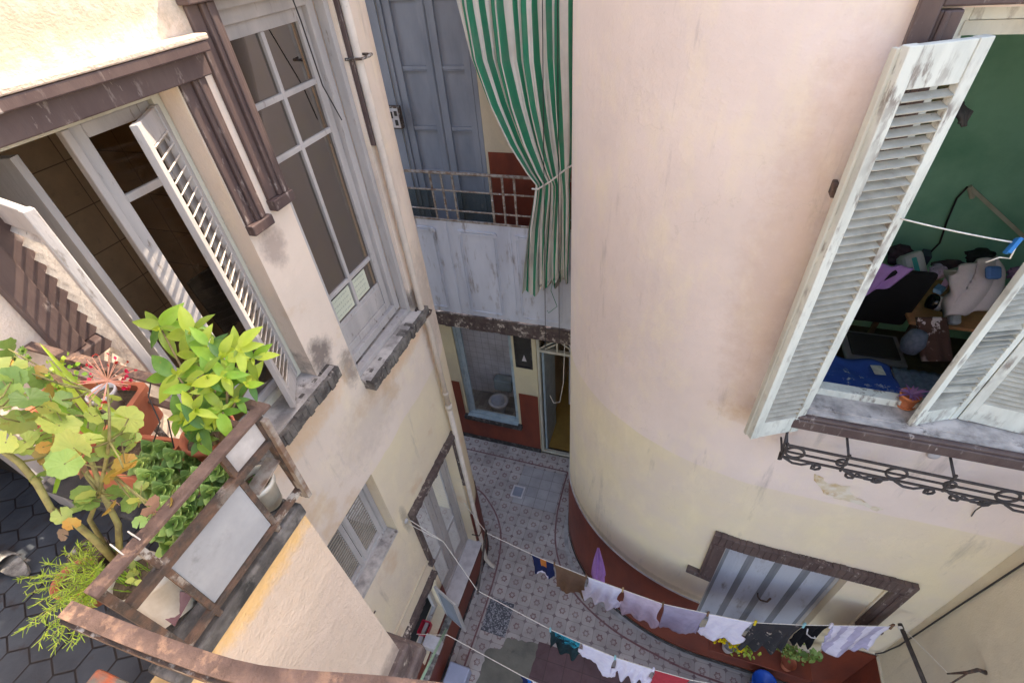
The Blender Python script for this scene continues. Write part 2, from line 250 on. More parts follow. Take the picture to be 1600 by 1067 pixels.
# ------------------------------------------------------------ mesh builder
class MB:
    def __init__(s): s.v = []; s.f = []; s.mi = []; s.uv = None
    def add(s, vs, fs, mi=0):
        o = len(s.v); s.v += [Vector(a) for a in vs]
        for f in fs: s.f.append([o+i for i in f]); s.mi.append(mi)
        return s
    def quad(s, a, b, c, d, mi=0): return s.add([a, b, c, d], [(0, 1, 2, 3)], mi)
    def box(s, x0, x1, y0, y1, z0, z1, mi=0):
        vs = [(x, y, z) for x in (x0, x1) for y in (y0, y1) for z in (z0, z1)]
        return s.add(vs, [(0, 1, 3, 2), (4, 6, 7, 5), (0, 4, 5, 1), (2, 3, 7, 6), (0, 2, 6, 4), (1, 5, 7, 3)], mi)
    def obox(s, c, a, b, d, mi=0):      # centre and three half-axis vectors
        c, a, b, d = map(Vector, (c, a, b, d))
        vs = [c+a*i+b*j+d*k for i in (-1, 1) for j in (-1, 1) for k in (-1, 1)]
        return s.add(vs, [(0, 1, 3, 2), (4, 6, 7, 5), (0, 4, 5, 1), (2, 3, 7, 6), (0, 2, 6, 4), (1, 5, 7, 3)], mi)
    def beam(s, p, q, w_, h_, upv=(0, 0, 1), mi=0):
        p, q = Vector(p), Vector(q); d = q-p; L = d.length
        if L < 1e-6: return s
        d.normalize(); upv = Vector(upv)
        if abs(d.dot(upv)) > .98: upv = Vector((1, 0, 0))
        sd = d.cross(upv).normalized(); u_ = sd.cross(d).normalized()
        return s.obox((p+q)/2, d*(L/2), sd*(w_/2), u_*(h_/2), mi)
    def tube(s, pts, r, n=8, mi=0, closed=False):
        pts = [Vector(p) for p in pts]; K = len(pts); o = len(s.v); prev = None
        rr = r if isinstance(r, (list, tuple)) else [r]*K
        for i, p in enumerate(pts):
            if closed: t_ = pts[(i+1) % K]-pts[i-1]
            else: t_ = pts[min(i+1, K-1)]-pts[max(i-1, 0)]
            if t_.length < 1e-9: t_ = Vector((0, 0, 1))
            t_.normalize()
            if prev is None:
                a = Vector((0, 0, 1)) if abs(t_.z) < .9 else Vector((1, 0, 0)); prev = t_.cross(a).normalized()
            prev = (prev-t_*prev.dot(t_)).normalized(); b_ = t_.cross(prev)
            for k in range(n):
                an = 2*math.pi*k/n; s.v.append(p+(prev*math.cos(an)+b_*math.sin(an))*rr[i])
        R_ = K if closed else K-1
        for i in range(R_):
            for k in range(n):
                a_, b2 = o+i*n+k, o+i*n+(k+1) % n; i2 = (i+1) % K
                s.f.append([a_, b2, o+i2*n+(k+1) % n, o+i2*n+k]); s.mi.append(mi)
        if not closed:
            s.f.append([o+k for k in range(n)][::-1]); s.mi.append(mi); s.f.append([o+(K-1)*n+k for k in range(n)]); s.mi.append(mi)
        return s
    def lathe(s, c, prof, n=20, mi=0, M_=None):
        c = Vector(c); o = len(s.v)
        for (r_, z_) in prof:
            for k in range(n):
                an = 2*math.pi*k/n; v_ = Vector((r_*math.cos(an), r_*math.sin(an), z_))
                if M_: v_ = M_ @ v_
                s.v.append(c+v_)
        for i in range(len(prof)-1):
            for k in range(n):
                s.f.append([o+i*n+k, o+i*n+(k+1) % n, o+(i+1)*n+(k+1) % n, o+(i+1)*n+k]); s.mi.append(mi)
        return s
    def prism(s, pts, off, mi=0):
        pts = [Vector(p) for p in pts]; off = Vector(off); n = len(pts)
        fs = [list(range(n)), list(range(2*n-1, n-1, -1))]+[(i, i+n, (i+1) % n+n, (i+1) % n) for i in range(n)]
        return s.add(pts+[p+off for p in pts], fs, mi)
    def grid(s, fn, nu, nv, mi=0, thick=0., uv=False):
        o = len(s.v)
        for j in range(nv+1):
            for i in range(nu+1): s.v.append(Vector(fn(i/nu, j/nv)))
        for j in range(nv):
            for i in range(nu):
                a = o+j*(nu+1)+i; s.f.append([a, a+1, a+nu+2, a+nu+1]); s.mi.append(mi)
        return s
    def build(s, name, mats, parent=None, smooth=False, bevel=0., solid=0., **props):
        me = D.meshes.new(name); me.from_pydata([tuple(v) for v in s.v], [], s.f)
        if not isinstance(mats, (list, tuple)): mats = [mats]
        for mm in mats: me.materials.append(M[mm] if isinstance(mm, str) else mm)
        if len(mats) > 1: me.polygons.foreach_set('material_index', s.mi)
        if smooth: me.polygons.foreach_set('use_smooth', [True]*len(me.polygons))
        if s.uv:
            ul = me.uv_layers.new(name='UVMap')
            for lp in me.loops: ul.data[lp.index].uv = s.uv[lp.vertex_index]
        me.validate(); me.update()
        o = D.objects.new(name, me); S.collection.objects.link(o)
        if parent is not None:
            o.parent = parent
            if parent.type == 'EMPTY': o.matrix_parent_inverse = Matrix.Translation(-parent.location)
        if bevel:
            bv = o.modifiers.new('bevel', 'BEVEL'); bv.width = bevel; bv.segments = 2; bv.limit_method = 'ANGLE'
        if solid:
            sd = o.modifiers.new('thickness', 'SOLIDIFY'); sd.thickness = solid; sd.offset = 0
        for k, v_ in props.items(): o[k] = v_
        return o
def thing(name, label, cat, loc=(0, 0, 0), group=None):
    o = D.objects.new(name, None); S.collection.objects.link(o); o.location = Vector(loc); o.empty_display_size = .1
    o['label'] = label; o['category'] = cat
    if group: o['group'] = group
    return o
def solo(mb, name, mat, label, cat, group=None, **k):
    o = mb.build(name, mat, None, **k); o['label'] = label; o['category'] = cat
    if group: o['group'] = group
    return o
def struct(mb, name, mat, **k): o = mb.build(name, mat, None, **k); o['kind'] = 'structure'; return o

# wall sheet with rectangular openings; P maps (u, z, depth) to a point
def wall(Pm, u0, u1, z0, z1, ops, usteps=()):
    mb = MB(); us = sorted(set([u0, u1]+[o[i] for o in ops for i in (0, 1)]+list(usteps))); zs = sorted(set([z0, z1]+[o[i] for o in ops for i in (2, 3)]))
    us = [u_ for u_ in us if u0 <= u_ <= u1]; zs = [z for z in zs if z0 <= z <= z1]
    for i in range(len(us)-1):
        for j in range(len(zs)-1):
            a, b_, c, d = us[i], us[i+1], zs[j], zs[j+1]; mu, mz = (a+b_)/2, (c+d)/2
            if any(o[0] < mu < o[1] and o[2] < mz < o[3] for o in ops): continue
            mb.quad(Pm(a, c, 0), Pm(b_, c, 0), Pm(b_, d, 0), Pm(a, d, 0))
    for (a, b_, c, d, dep) in ops:
        for p, q in (() if dep == 0 else (((a, c), (a, min(d, z1))), ((b_, min(d, z1)), (b_, c)), ((b_, c), (a, c))) if d > z1 else (((a, c), (a, d)), ((b_, d), (b_, c)), ((a, d), (b_, d)), ((b_, c), (a, c)))):
            mb.quad(Pm(p[0], p[1], 0), Pm(q[0], q[1], 0), Pm(q[0], q[1], dep), Pm(p[0], p[1], dep))
    return mb
# louvred leaf standing on the line from hinge to free edge
def louvre_leaf(parent, hx, hy, fx, fy, z0, z1, pitch_=.045, stile=.055, top=.09, bot=.10, th=.035, tilt=.6, fm='white_wood', sm='slat', name='shutter', label=None, mid=None, slat_depth=.042, broken=None):
    h, f = Vector((hx, hy, 0)), Vector((fx, fy, 0)); L = (f-h).length; u_ = (f-h)/L; n_ = Vector((u_.y, -u_.x, 0)); Z = Vector((0, 0, 1))
    mb = MB()
    for c in (stile/2, L-stile/2): mb.obox(h+u_*c+Z*(z0+z1)/2, u_*(stile/2), n_*(th/2), Z*((z1-z0)/2))
    ml = L/2-stile-.001
    for a, b_ in ((z0+.002, z0+bot), (z1-top, z1-.002))+(((mid-.03, mid+.03),) if mid else ()):
        mb.obox(h+u_*(L/2)+Z*(a+b_)/2, u_*ml, n_*(th/2-.004), Z*((b_-a)/2))
    o = mb.build(name, fm, parent, bevel=.004)
    if label: o['label'] = label
    sb = MB(); z = z0+bot+pitch_*.5; k = 0
    while z < z1-top-.01:
        if not (mid and abs(z-mid) < .035+pitch_*.3):
            a = tilt; sk = 0
            if broken and broken[0] < z < broken[1]: a = tilt+random.uniform(-.25, .5); sk = random.uniform(-.012, .02)
            dv = n_*math.cos(a)*-1+Z*math.sin(a)
            tv = n_*math.sin(a)+Z*math.cos(a)
            sb.obox(h+u_*(L/2)+Z*(z+sk*.3), u_*ml+Z*sk, dv*(slat_depth/2), tv*.003)
        z += pitch_
    sb.build('slats', sm, o)
    return o
def frame_rect(mb, Pm, a, b_, c, d, wd, d0, d1, mi=0):   # rectangular frame in wall coordinates
    def bx(u0, u1, z0, z1):
        p = [Pm(u, z, dd) for u in (u0, u1) for z in (z0, z1) for dd in (d0, d1)]
        mb.add(p, [(0, 1, 3, 2), (4, 6, 7, 5), (0, 4, 5, 1), (2, 3, 7, 6), (0, 2, 6, 4), (1, 5, 7, 3)], mi)
    bx(a, a+wd, c, d); bx(b_-wd, b_, c, d); bx(a+wd, b_-wd, d-wd, d); bx(a+wd, b_-wd, c, c+wd)
    return bx
def bxm(mb, Pm, u0, u1, z0, z1, d0, d1, mi=0):
    p = [Pm(u, z, dd) for u in (u0, u1) for z in (z0, z1) for dd in (d0, d1)]
    return mb.add(p, [(0, 1, 3, 2), (4, 6, 7, 5), (0, 4, 5, 1), (2, 3, 7, 6), (0, 2, 6, 4), (1, 5, 7, 3)], mi)

# ============================================================ ground and paving
g = MB(); g.quad((-400, -400, -.02), (400, -400, -.02), (400, 400, -.02), (-400, 400, -.02)); struct(g, 'ground', 'ground')
g = MB(); g.quad((-6, -5, 0), (4.5, -5, 0), (4.5, 9, 0), (-6, 9, 0)); struct(g, 'courtyard_floor', 'floor')
def patch(pts, name, mat, h=.004):
    mb = MB(); mb.add([(x, y, h) for x, y in pts], [list(range(len(pts)))]); return struct(mb, name, mat)
def ragged(pts, amp=.012, step=.05):
    out = []
    for i in range(len(pts)):
        a, b_ = Vector(pts[i]), Vector(pts[(i+1) % len(pts)]); n = max(1, int((b_-a).length/step))
        for k in range(n):
            p = a.lerp(b_, k/n); out.append((p.x+random.uniform(-amp, amp), p.y+random.uniform(-amp, amp)))
    return out
patch([(-2.0, 4.2), (-1.2, 4.2), (-1.2, 5.0), (-2.0, 5.0)], 'plain_tile_patch', 'white_tiles')
patch([(-1.8, 2.1), (-1.42, 2.1), (-1.42, 2.58), (-1.8, 2.58)], 'terrazzo_patch', 'terrazzo')
patch(ragged([(-1.62, 1.0), (-.95, 1.0), (-.90, 2.18), (-1.40, 2.10), (-1.40, 1.98), (-1.62, 1.9)], .02), 'cement_patch', 'cement')
patch(ragged([(-1.0, .4), (1.2, .4), (1.2, 1.95), (.75, 2.17), (.1, 2.19), (-.92, 2.21)], .012), 'maroon_tile_patch', 'red_tiles', .006)
def offset_path(pts, w_):
    out = []
    for i, p in enumerate(pts):
        a = Vector(pts[max(i-1, 0)]); b_ = Vector(pts[min(i+1, len(pts)-1)]); t_ = (b_-a).normalized(); n_ = Vector((t_.y, -t_.x))
        out.append(Vector(p)+n_*w_)
    return out
def smooth_path(pts, n=6):
    P_ = [Vector(p) for p in pts]; out = []
    for i in range(len(P_)-1):
        p0, p1, p2, p3 = P_[max(i-1, 0)], P_[i], P_[i+1], P_[min(i+2, len(P_)-1)]
        for k in range(n):
            t_ = k/n; out.append(.5*((2*p1)+(p2-p0)*t_+(2*p0-5*p1+4*p2-p3)*t_*t_+(3*p1-p0-3*p2+p3)*t_**3))
    out.append(P_[-1]); return out
def ribbon(pts, a, b_, h, name, mat):
    p = smooth_path(pts); A = offset_path(p, a); B = offset_path(p, b_); mb = MB(); n = len(p)
    mb.add([(v.x, v.y, h) for v in A]+[(v.x, v.y, h) for v in B], [(i, i+1, n+i+1, n+i) for i in range(n-1)]); return struct(mb, name, mat)
BL = [(-1.86, -1), (-1.86, 1.0), (-1.855, 1.6), (-1.845, 2.1), (-1.845, 2.6), (-1.875, 3.1), (-1.96, 3.5), (-2.11, 3.8), (-2.34, 4.05), (-2.66, 4.27), (-3.1, 4.33), (-4.2, 4.34)]
BR = [(2.6, 2.43), (1.4, 2.435), (.82, 2.49), (.09, 2.65), (-.49, 2.93), (-.83, 3.26), (-1.05, 3.67), (-1.15, 4.15), (-1.17, 4.6), (-1.17, 5.07)]
ribbon(BL, -.013, .013, .005, 'floor_border_line', 'border'); ribbon(BR, -.013, .013, .005, 'floor_border_line', 'border')
ribbon([(-4.2, 5.07), (-3, 5.07), (-2, 5.07), (-1.17, 5.07)], -.012, .012, .0055, 'floor_border_line', 'border')
ribbon([(2.6, 2.60), (1.4, 2.61), (.8, 2.66), (.06, 2.83), (-.53, 3.14), (-.86, 3.55), (-1.0, 4.0), (-1.03, 4.4), (-1.03, 5.0)], .02, .085, .003, 'kerb_strip', 'kerb_grey')
dr = thing('floor_drain', 'small square floor drain with a bluish plate set in the plain tile patch', 'drain', (-1.95, 4.43, 0))
mb = MB(); mb.box(-2.06, -1.84, 4.31, 4.335, .004, .016); mb.box(-2.06, -1.84, 4.525, 4.55, .004, .016); mb.box(-2.06, -2.035, 4.335, 4.525, .004, .016); mb.box(-1.865, -1.84, 4.335, 4.525, .004, .016); mb.build('frame', 'marble', dr)
mb = MB()
mb.box(-2.03, -1.87, 4.34, 4.52, .004, .008); mb.build('grate', 'blue_door', dr)

# ============================================================ left building
LB = thing('left_house', 'tall pink and cream house wall on the left with brown window mouldings', 'building', (-2.6, 1, 0))
ZT = 9.6
ARC_R = .68; ARC_C = (-2.78, 3.10); AL = ARC_R*math.pi/2
def PL(u_, z, d):
    if u_ <= 3.10: return Vector((-2.1-d, u_, z))
    if u_ <= 3.10+AL:
        a = (u_-3.10)/ARC_R; r_ = ARC_R-d; return Vector((ARC_C[0]+r_*math.cos(a), ARC_C[1]+r_*math.sin(a), z))
    return Vector((ARC_C[0]-(u_-3.10-AL), ARC_C[1]+ARC_R-d, z))
arcs = [3.10+AL*k/12 for k in range(13)]
opsL = [(.86, 1.70, 5.70, 7.47, .24), (2.05, 2.95, 5.29, 7.72, .24), (.95, 1.76, 3.5, 4.46, .2), (2.02, 3.0, .82, 3.38, .24), (1.25, 1.95, 1.0, 2.08, .22), (-.45, .44, 6.2, 8.2, .2)]
wl = wall(PL, -3.5, 7.0, 0, ZT, opsL, arcs); wl.quad((-2.1, -3.5, ZT), (-6, -3.5, ZT), (-6, 3.1, ZT), (-2.1, 3.1, ZT))
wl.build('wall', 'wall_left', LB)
# dado with skirting, proud of the wall, cut round openings
dd = wall(lambda u_, z, d: PL(u_, z, d-.012), -3.5, 7.0, .09, 1.62, [(2.02, 3.0, .82, 1.7, .012), (1.25, 1.95, 1.0, 1.7, .012)], arcs)
dd.build('dado', 'dado', LB)
sk = wall(lambda u_, z, d: PL(u_, z, d-.02), -3.5, 7.0, 0, .085, [], arcs)
for i in range(len(arcs)-1):
    a, b_ = arcs[i], arcs[i+1]; sk.quad(PL(a, .085, -.02), PL(b_, .085, -.02), PL(b_, .085, 0), PL(a, .085, 0))
sk.quad(PL(-3.5, .085, -.02), PL(3.1, .085, -.02), PL(3.1, .085, 0), PL(-3.5, .085, 0)); sk.build('skirting', 'skirt', LB)
def mould_strip(mb, y0, y1, z0, z1, out=.034, step=.018):
    w_ = y1-y0
    bxm(mb, PL, y0+w_*.45, y1, z0, z1, -out, .0); bxm(mb, PL, y0, y0+w_*.45-.001, z0, z1, -step, .0)
    bxm(mb, PL, y0+w_*.62, y0+w_*.84, z0+.004, z1, -out-.010, -out+.001)
def mould_ear(mb, y0, y1, z0, z1, out=.075): bxm(mb, PL, y0, y1, z0, z1, -out, .001)
mb = MB(); mould_strip(mb, 1.705, 1.835, 6.80, 7.469); mould_ear(mb, 1.70, 1.855, 6.745, 6.80, .05)
bxm(mb, PL, .71, 1.86, 7.47, 7.56, -.055, 0); bxm(mb, PL, .70, 1.87, 7.56, 7.60, -.095, 0)
w_ = .15; bxm(mb, PL, .70, .78, 6.80, 7.469, -.055, 0); bxm(mb, PL, .781, .855, 6.80, 7.469, -.03, 0); mould_ear(mb, .69, .86, 6.745, 6.80)
mb.build('window_moulding', 'brown', LB, bevel=.008)
mb = MB(); bxm(mb, PL, .69, 1.88, 7.602, 7.625, -.10, -.002); mb.build('moulding_cap', 'block', LB, bevel=.006)
mb = MB(); mould_strip(mb, 1.90, 2.045, 6.85, 7.72, .04, .022); mould_ear(mb, 1.895, 2.055, 6.79, 6.85, .055)
bxm(mb, PL, 1.88, 3.02, 7.721, 7.86, -.07, 0)
bxm(mb, PL, 2.955, 3.03, 6.76, 7.72, -.035, 0); bxm(mb, PL, 2.975, 3.0, 6.77, 7.72, -.05, -.034)
mb.build('window_moulding', 'brown', LB, bevel=.008)
# sills
def sill(mb_t, mb_e, y0, y1, z, ins, out=.10, th=.09):
    bxm(mb_t, PL, y0+.02, y1-.02, z-.02, z+.006, -out+.035, ins)
    n = 22
    for k in range(n):
        a, b_ = y0+(y1-y0)*k/n, y0+(y1-y0)*(k+1)/n-.0005; j = random.uniform(-.008, .008)
        bxm(mb_e, PL, a, b_, z-th+random.uniform(-.006, .006), z+.004+j*.6, -out+j, -.001)
for y0, y1, z in ((.80, 1.815, 5.70), (2.06, 3.05, 5.29)):
    a, b_ = MB(), MB()
    yl = .87 if z > 5.5 else 2.056; yr = 1.695 if z > 5.5 else 2.945
    bxm(a, PL, yl, yr, z-.02, z+.006, -.03, .235); bxm(a, PL, y0+.01, y1-.01, z-.021, z+.007, -.07, -.031)
    sill(MB(), b_, y0, y1, z, .2)
    o = a.build('window_sill', 'sill', LB); b_.build('sill_edge', 'sill_edge', o, bevel=.004)
# --- first window: frame, closed right casement, open left casement, two louvred shutter leaves
mb = MB(); frame_rect(mb, PL, .862, 1.698, 5.707, 7.469, .045, .12, .20)
W1 = mb.build('window', 'cream_wood', LB, bevel=.003, label='first floor window with louvred shutters standing open')
mb = MB(); frame_rect(mb, PL, 1.285, 1.65, 5.755, 7.42, .055, .145, .185); bxm(mb, PL, 1.34, 1.595, 7.09, 7.125, .15, .18)
bxm(mb, PL, 1.25, 1.284, 5.755, 7.42, .13, .17); mb.build('casement', 'grey_wood', W1, bevel=.005)
mb = MB(); bxm(mb, PL, 1.34, 1.595, 5.81, 7.365, .164, .168); mb.build('pane', 'glass', W1)
mb = MB(); mb.obox((-2.56, 1.03, 6.58), (.25, .07, 0), (.006, -.018, 0), (0, 0, .8)); mb.build('casement', 'grey_wood', W1)
louvre_leaf(LB, -2.235, 1.665, -2.045, 1.395, 5.735, 7.40, .052, .05, .1, .12, .032, .75, 'grey_wood', 'slat_old', label='right leaf of the first floor shutter, sunlit at its top')
louvre_leaf(LB, -2.23, .885, -1.80, .80, 5.735, 7.36, .055, .034, .09, .12, .034, .75, 'grey_wood', 'slat_old', label='left leaf of the first floor shutter, seen edge on')
# room behind the first window
mb = MB(); x0, x1, y0, y1, z0, z1 = -3.9, -2.345, .45, 2.3, 5.0, 8.2
mb.quad((x0, y1, z0), (x1, y1, z0), (x1, y1, z1), (x0, y1, z1)); mb.quad((x0, y0, z0), (x0, y1, z0), (x0, y1, z1), (x0, y0, z1)); mb.quad((x0, y0, z1), (x1, y0, z1), (x1, y1, z1), (x0, y1, z1))
mb.quad((x0, y0, z0), (x1, y0, z0), (x1, y1, z0), (x0, y1, z0)); mb.quad((x0, y0, z0), (x1, y0, z0), (x1, y0, z1), (x0, y0, z1))
mb.build('kitchen_wall', 'kitchen_tiles', LB)
kp = MB(); kp.tube([(-2.75, 2.25, 8.0), (-2.75, 2.25, 5.6)], .022); kp.tube([(-2.75, 2.22, 6.75), (-2.75, 2.05, 6.73), (-2.79, 2.0, 6.70)], .016); kp.tube([(-2.66, 2.20, 6.55), (-2.84, 2.20, 6.55)], .022)
solo(kp, 'wall_pipe', 'rust_dark', 'thin dark pipe with a tap running down the kitchen wall inside the first floor window', 'pipe', smooth=True)
bx_ = MB(); bx_.box(-3.0, -2.5, 1.9, 2.25, 5.02, 6.0); bx_.box(-3.02, -2.48, 1.87, 2.26, 6.0, 6.035)
solo(bx_, 'kitchen_cabinet', 'marble', 'low pale cabinet inside the first floor window', 'cabinet', bevel=.005)
bx_ = MB(); bx_.prism([(-2.60, 1.62, 6.04), (-2.60, 2.0, 6.04), (-2.66, 2.0, 6.42), (-2.66, 1.62, 6.42)], (-.02, 0, 0)); bx_.box(-2.74, -2.55, 1.90, 1.98, 5.98, 6.04)
solo(bx_, 'tv_screen', 'dark', 'black screen standing behind the open shutter in the first floor window', 'screen', bevel=.004)
bl = MB(); bl.grid(lambda a, b_: (-2.42-.015*math.sin(a*25+b_*3), 1.22+.52*a, 5.75+.34*b_+.03*math.sin(a*9)), 30, 8)
solo(bl, 'folded_blue_sheet', cloth_mat('dusty_blue_cloth', (.16, .20, .28)), 'dusty blue sheet bunched behind the glass of the first floor window', 'cloth', smooth=True, solid=.01)
# --- second window
mb = MB(); frame_rect(mb, PL, 2.052, 2.948, 5.297, 7.718, .045, .03, .10); frame_rect(mb, PL, 2.098, 2.902, 5.36, 7.672, .07, .10, .17)
W2 = mb.build('window', 'grey_wood', LB, bevel=.005, label='tall first floor window with small glazing bars, closed')
mb = MB(); frame_rect(mb, PL, 2.0985, 2.83, 5.431, 7.60, .065, .135, .175)
for z in (7.22, 6.93, 5.95): bxm(mb, PL, 2.164, 2.764, z-.016, z+.016, .137, .172)
bxm(mb, PL, 2.44, 2.47, 5.71, 7.534, .135, .17); bxm(mb, PL, 2.164, 2.764, 5.497, 5.71, .145, .165)
bxm(mb, PL, 2.2, 2.73, 5.53, 5.68, .138, .146); mb.build('sash', 'grey_wood', W2, bevel=.005)
mb = MB(); bxm(mb, PL, 2.165, 2.763, 5.71, 7.534, .155, .158); mb.build('pane', 'glass', W2)
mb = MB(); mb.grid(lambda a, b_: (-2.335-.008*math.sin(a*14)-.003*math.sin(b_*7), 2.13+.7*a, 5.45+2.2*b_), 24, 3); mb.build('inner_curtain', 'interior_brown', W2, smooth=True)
paper = pm('note_paper', (.62, .64, .50), (.54, .56, .44), 5, rough=.8, bmp=0); ink = pm('pale_ink', (.34, .36, .32), None, 5, bmp=0)
for (a, b_, lab) in ((2.19, 2.43, 'handwritten note taped low in the tall window, left pane'), (2.485, 2.655, 'handwritten note taped low in the tall window, right pane')):
    t_ = thing('paper_note', lab, 'note', (-2.24, a, 5.75))
    mb = MB(); bxm(mb, PL, a, b_, 5.73, 5.915, .1495, .1505); mb.build('sheet', paper, t_)
    mb = MB(); random.seed(3)
    for r_ in range(4):
        u_ = a+.015; z = 5.89-r_*.042
        while u_ < b_-.03:
            l = random.uniform(.006, .02); bxm(mb, PL, u_, u_+.003, z-l*.7, z, .1485, .1494); bxm(mb, PL, u_, u_+.010, z-.003, z, .1480, .1484); u_ += random.uniform(.014, .026)
    mb.build('writing', ink, t_)
# --- small ground floor window
mb = MB(); frame_rect(mb, PL, .952, 1.758, 3.50, 4.459, .05, .11, .17)
W3 = mb.build('window', 'grey_wood', LB, bevel=.004, label='small recessed window with louvred leaves above the ground floor')
for a, b_, off in ((1.66, 1.36, 0), (1.34, 1.03, .0)):
    louvre_leaf(W3, -2.225, a+.03, -2.225, b_+.03, 3.56, 4.40, .04, .05, .07, .07, .03, .8, 'grey_wood', 'slat_dark', name='shutter_leaf')
a = MB(); bxm(a, PL, .955, 1.757, 3.47, 3.506, -.004, .195); a.build('window_sill', 'sill', LB)
# --- tall ground floor opening with closed grey shutters
mb = MB(); frame_rect(mb, PL, 2.022, 2.998, .83, 3.378, .05, .14, .20)
W4 = mb.build('window', 'grey_wood', LB, bevel=.004, label='tall ground floor window with closed grey shutters')
for a, b_ in ((2.945, 2.515), (2.505, 2.075)):
    louvre_leaf(W4, -2.265, a, -2.265, b_, .885, 3.32, .035, .10, .16, .22, .035, 1.15, 'grey_wood', 'grey_wood', name='shutter_leaf', mid=1.75, slat_depth=.034)
mb = MB(); bxm(mb, PL, 2.0, 3.02, .80, .828, -.085, .235); S4 = mb.build('window_sill', 'marble', LB, bevel=.006)
mb = MB(); bxm(mb, PL, 1.995, 3.03, .74, .80, -.075, .0); mb.build('sill_edge', 'skirt', S4, bevel=.006)
mb = MB()
for k in range(24):
    a = 1.95+k*.0458; bxm(mb, PL, a, a+.0453, 3.385+random.uniform(-.008, .006), 3.45+random.uniform(-.006, .006), -.07+random.uniform(-.006, .006), 0)
bxm(mb, PL, 3.005, 3.055, 2.36, 3.384, -.04, 0); bxm(mb, PL, 1.955, 2.015, 2.36, 3.384, -.04, 0); bxm(mb, PL, 1.94, 2.018, 2.30, 2.36, -.055, 0)
mb.build('window_moulding', 'brown_flake', LB, bevel=.004)
# --- lowest window with one leaf swung out
mb = MB(); frame_rect(mb, PL, 1.252, 1.948, 1.0, 2.078, .05, .14, .19)
W5 = mb.build('window', 'grey_wood', LB, label='lowest window with one shutter leaf swung out over the ledge')
mb = MB()
for k in range(18):
    a = 1.22+k*.0416; bxm(mb, PL, a, a+.041, 2.09+random.uniform(-.012, .008), 2.15+random.uniform(-.008, .008), -.06+random.uniform(-.012, .006), 0)
mb.build('window_moulding', 'brown_flake', LB)
louvre_leaf(LB, -2.10, 1.90, -1.76, 1.78, .93, 1.84, .035, .05, .08, .08, .03, .75, 'grey_wood', 'shade_grey', label='grey leaf of the lowest shutter, swung out from the wall')
mb = MB(); bxm(mb, PL, .6, 1.97, .90, .96, -.10, .0); mb.build('window_sill', 'mottled', LB, bevel=.01)
mb = MB(); bxm(mb, PL, 1.0, 2.0, 2.40, 2.425, -.02, .001); mb.build('wall_conduit', 'wall_left_side', LB, bevel=.006)
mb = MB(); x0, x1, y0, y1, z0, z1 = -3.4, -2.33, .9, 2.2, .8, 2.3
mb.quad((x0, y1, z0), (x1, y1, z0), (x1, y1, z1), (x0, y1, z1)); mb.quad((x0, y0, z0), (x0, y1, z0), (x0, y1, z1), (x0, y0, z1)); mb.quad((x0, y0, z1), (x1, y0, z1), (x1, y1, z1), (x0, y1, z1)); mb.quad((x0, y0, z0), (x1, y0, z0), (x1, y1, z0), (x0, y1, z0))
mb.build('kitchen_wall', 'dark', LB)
t_ = MB(); [t_.box(*b_) for b_ in ((-2.32, -2.20, 1.54, 1.70, 1.01, 1.02), (-2.325, -2.318, 1.54, 1.70, 1.021, 1.11), (-2.202, -2.195, 1.54, 1.70, 1.021, 1.11), (-2.317, -2.203, 1.535, 1.545, 1.021, 1.11), (-2.317, -2.203, 1.695, 1.705, 1.021, 1.11))]; solo(t_, 'plastic_tub', pm('red_plastic', (.5, .02, .05), None, 5, rough=.35, bmp=0), 'small red plastic tub on the lowest window sill', 'tub')
t_ = MB(); t_.box(-2.18, -1.98, 1.42, 1.56, .965, 1.14); t_.box(-2.185, -1.975, 1.415, 1.565, 1.14, 1.155); solo(t_, 'white_box', 'marble', 'white box standing on the mottled ledge below the lowest window', 'box', bevel=.008)
# doorway onto the landing and its interior
mb = MB(); bxm(mb, PL, .385, .439, 6.21, 8.14, .02, .14); bxm(mb, PL, -.449, .439, 8.141, 8.199, .02, .14); mb.build('door_frame', 'grey_wood', LB, bevel=.004)
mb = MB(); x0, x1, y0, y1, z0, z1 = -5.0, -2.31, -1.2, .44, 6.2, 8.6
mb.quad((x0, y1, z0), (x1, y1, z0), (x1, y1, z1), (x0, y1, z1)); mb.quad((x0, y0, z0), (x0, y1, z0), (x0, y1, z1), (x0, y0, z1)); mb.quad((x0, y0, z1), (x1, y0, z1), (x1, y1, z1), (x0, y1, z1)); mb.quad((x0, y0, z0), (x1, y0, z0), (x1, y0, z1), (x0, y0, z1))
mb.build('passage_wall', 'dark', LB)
# projecting landing: render block, cornice, slab, kerb
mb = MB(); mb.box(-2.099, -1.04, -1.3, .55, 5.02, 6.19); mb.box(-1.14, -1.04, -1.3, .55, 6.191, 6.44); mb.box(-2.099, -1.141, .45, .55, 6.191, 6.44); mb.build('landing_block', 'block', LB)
mb = MB(); mb.box(-2.098, -1.0, -1.3, .60, 4.66, 5.018); mb.box(-2.097, -.96, -1.3, .64, 4.78, 4.90); mb.build('cornice', 'brown_flake', LB, bevel=.02)
mb = MB(); mb.box(-2.09, -1.16, -.9, .53, 6.445, 6.46)
o = MB(); o.box(-1.13, -1.025, .03, .555, 6.44, 6.50); o.box(-2.09, -1.131, .47, .555, 6.44, 6.495)
o.build('landing_kerb', 'concrete', LB, bevel=.008)
mb = MB(); mb.box(-1.29, -1.145, -1.2, -.005, 6.206, 6.44); mb.box(-1.30, -1.02, -1.2, -.003, 6.441, 6.46); mb.build('kerb_cap', 'worn_red', LB, bevel=.01)
# landing floor is sunk between the kerbs, seen past the planter
fl = MB(); fl.box(-4.9, -1.141, -1.3, .449, 6.192, 6.205); struct(fl, 'landing_floor', 'hex')

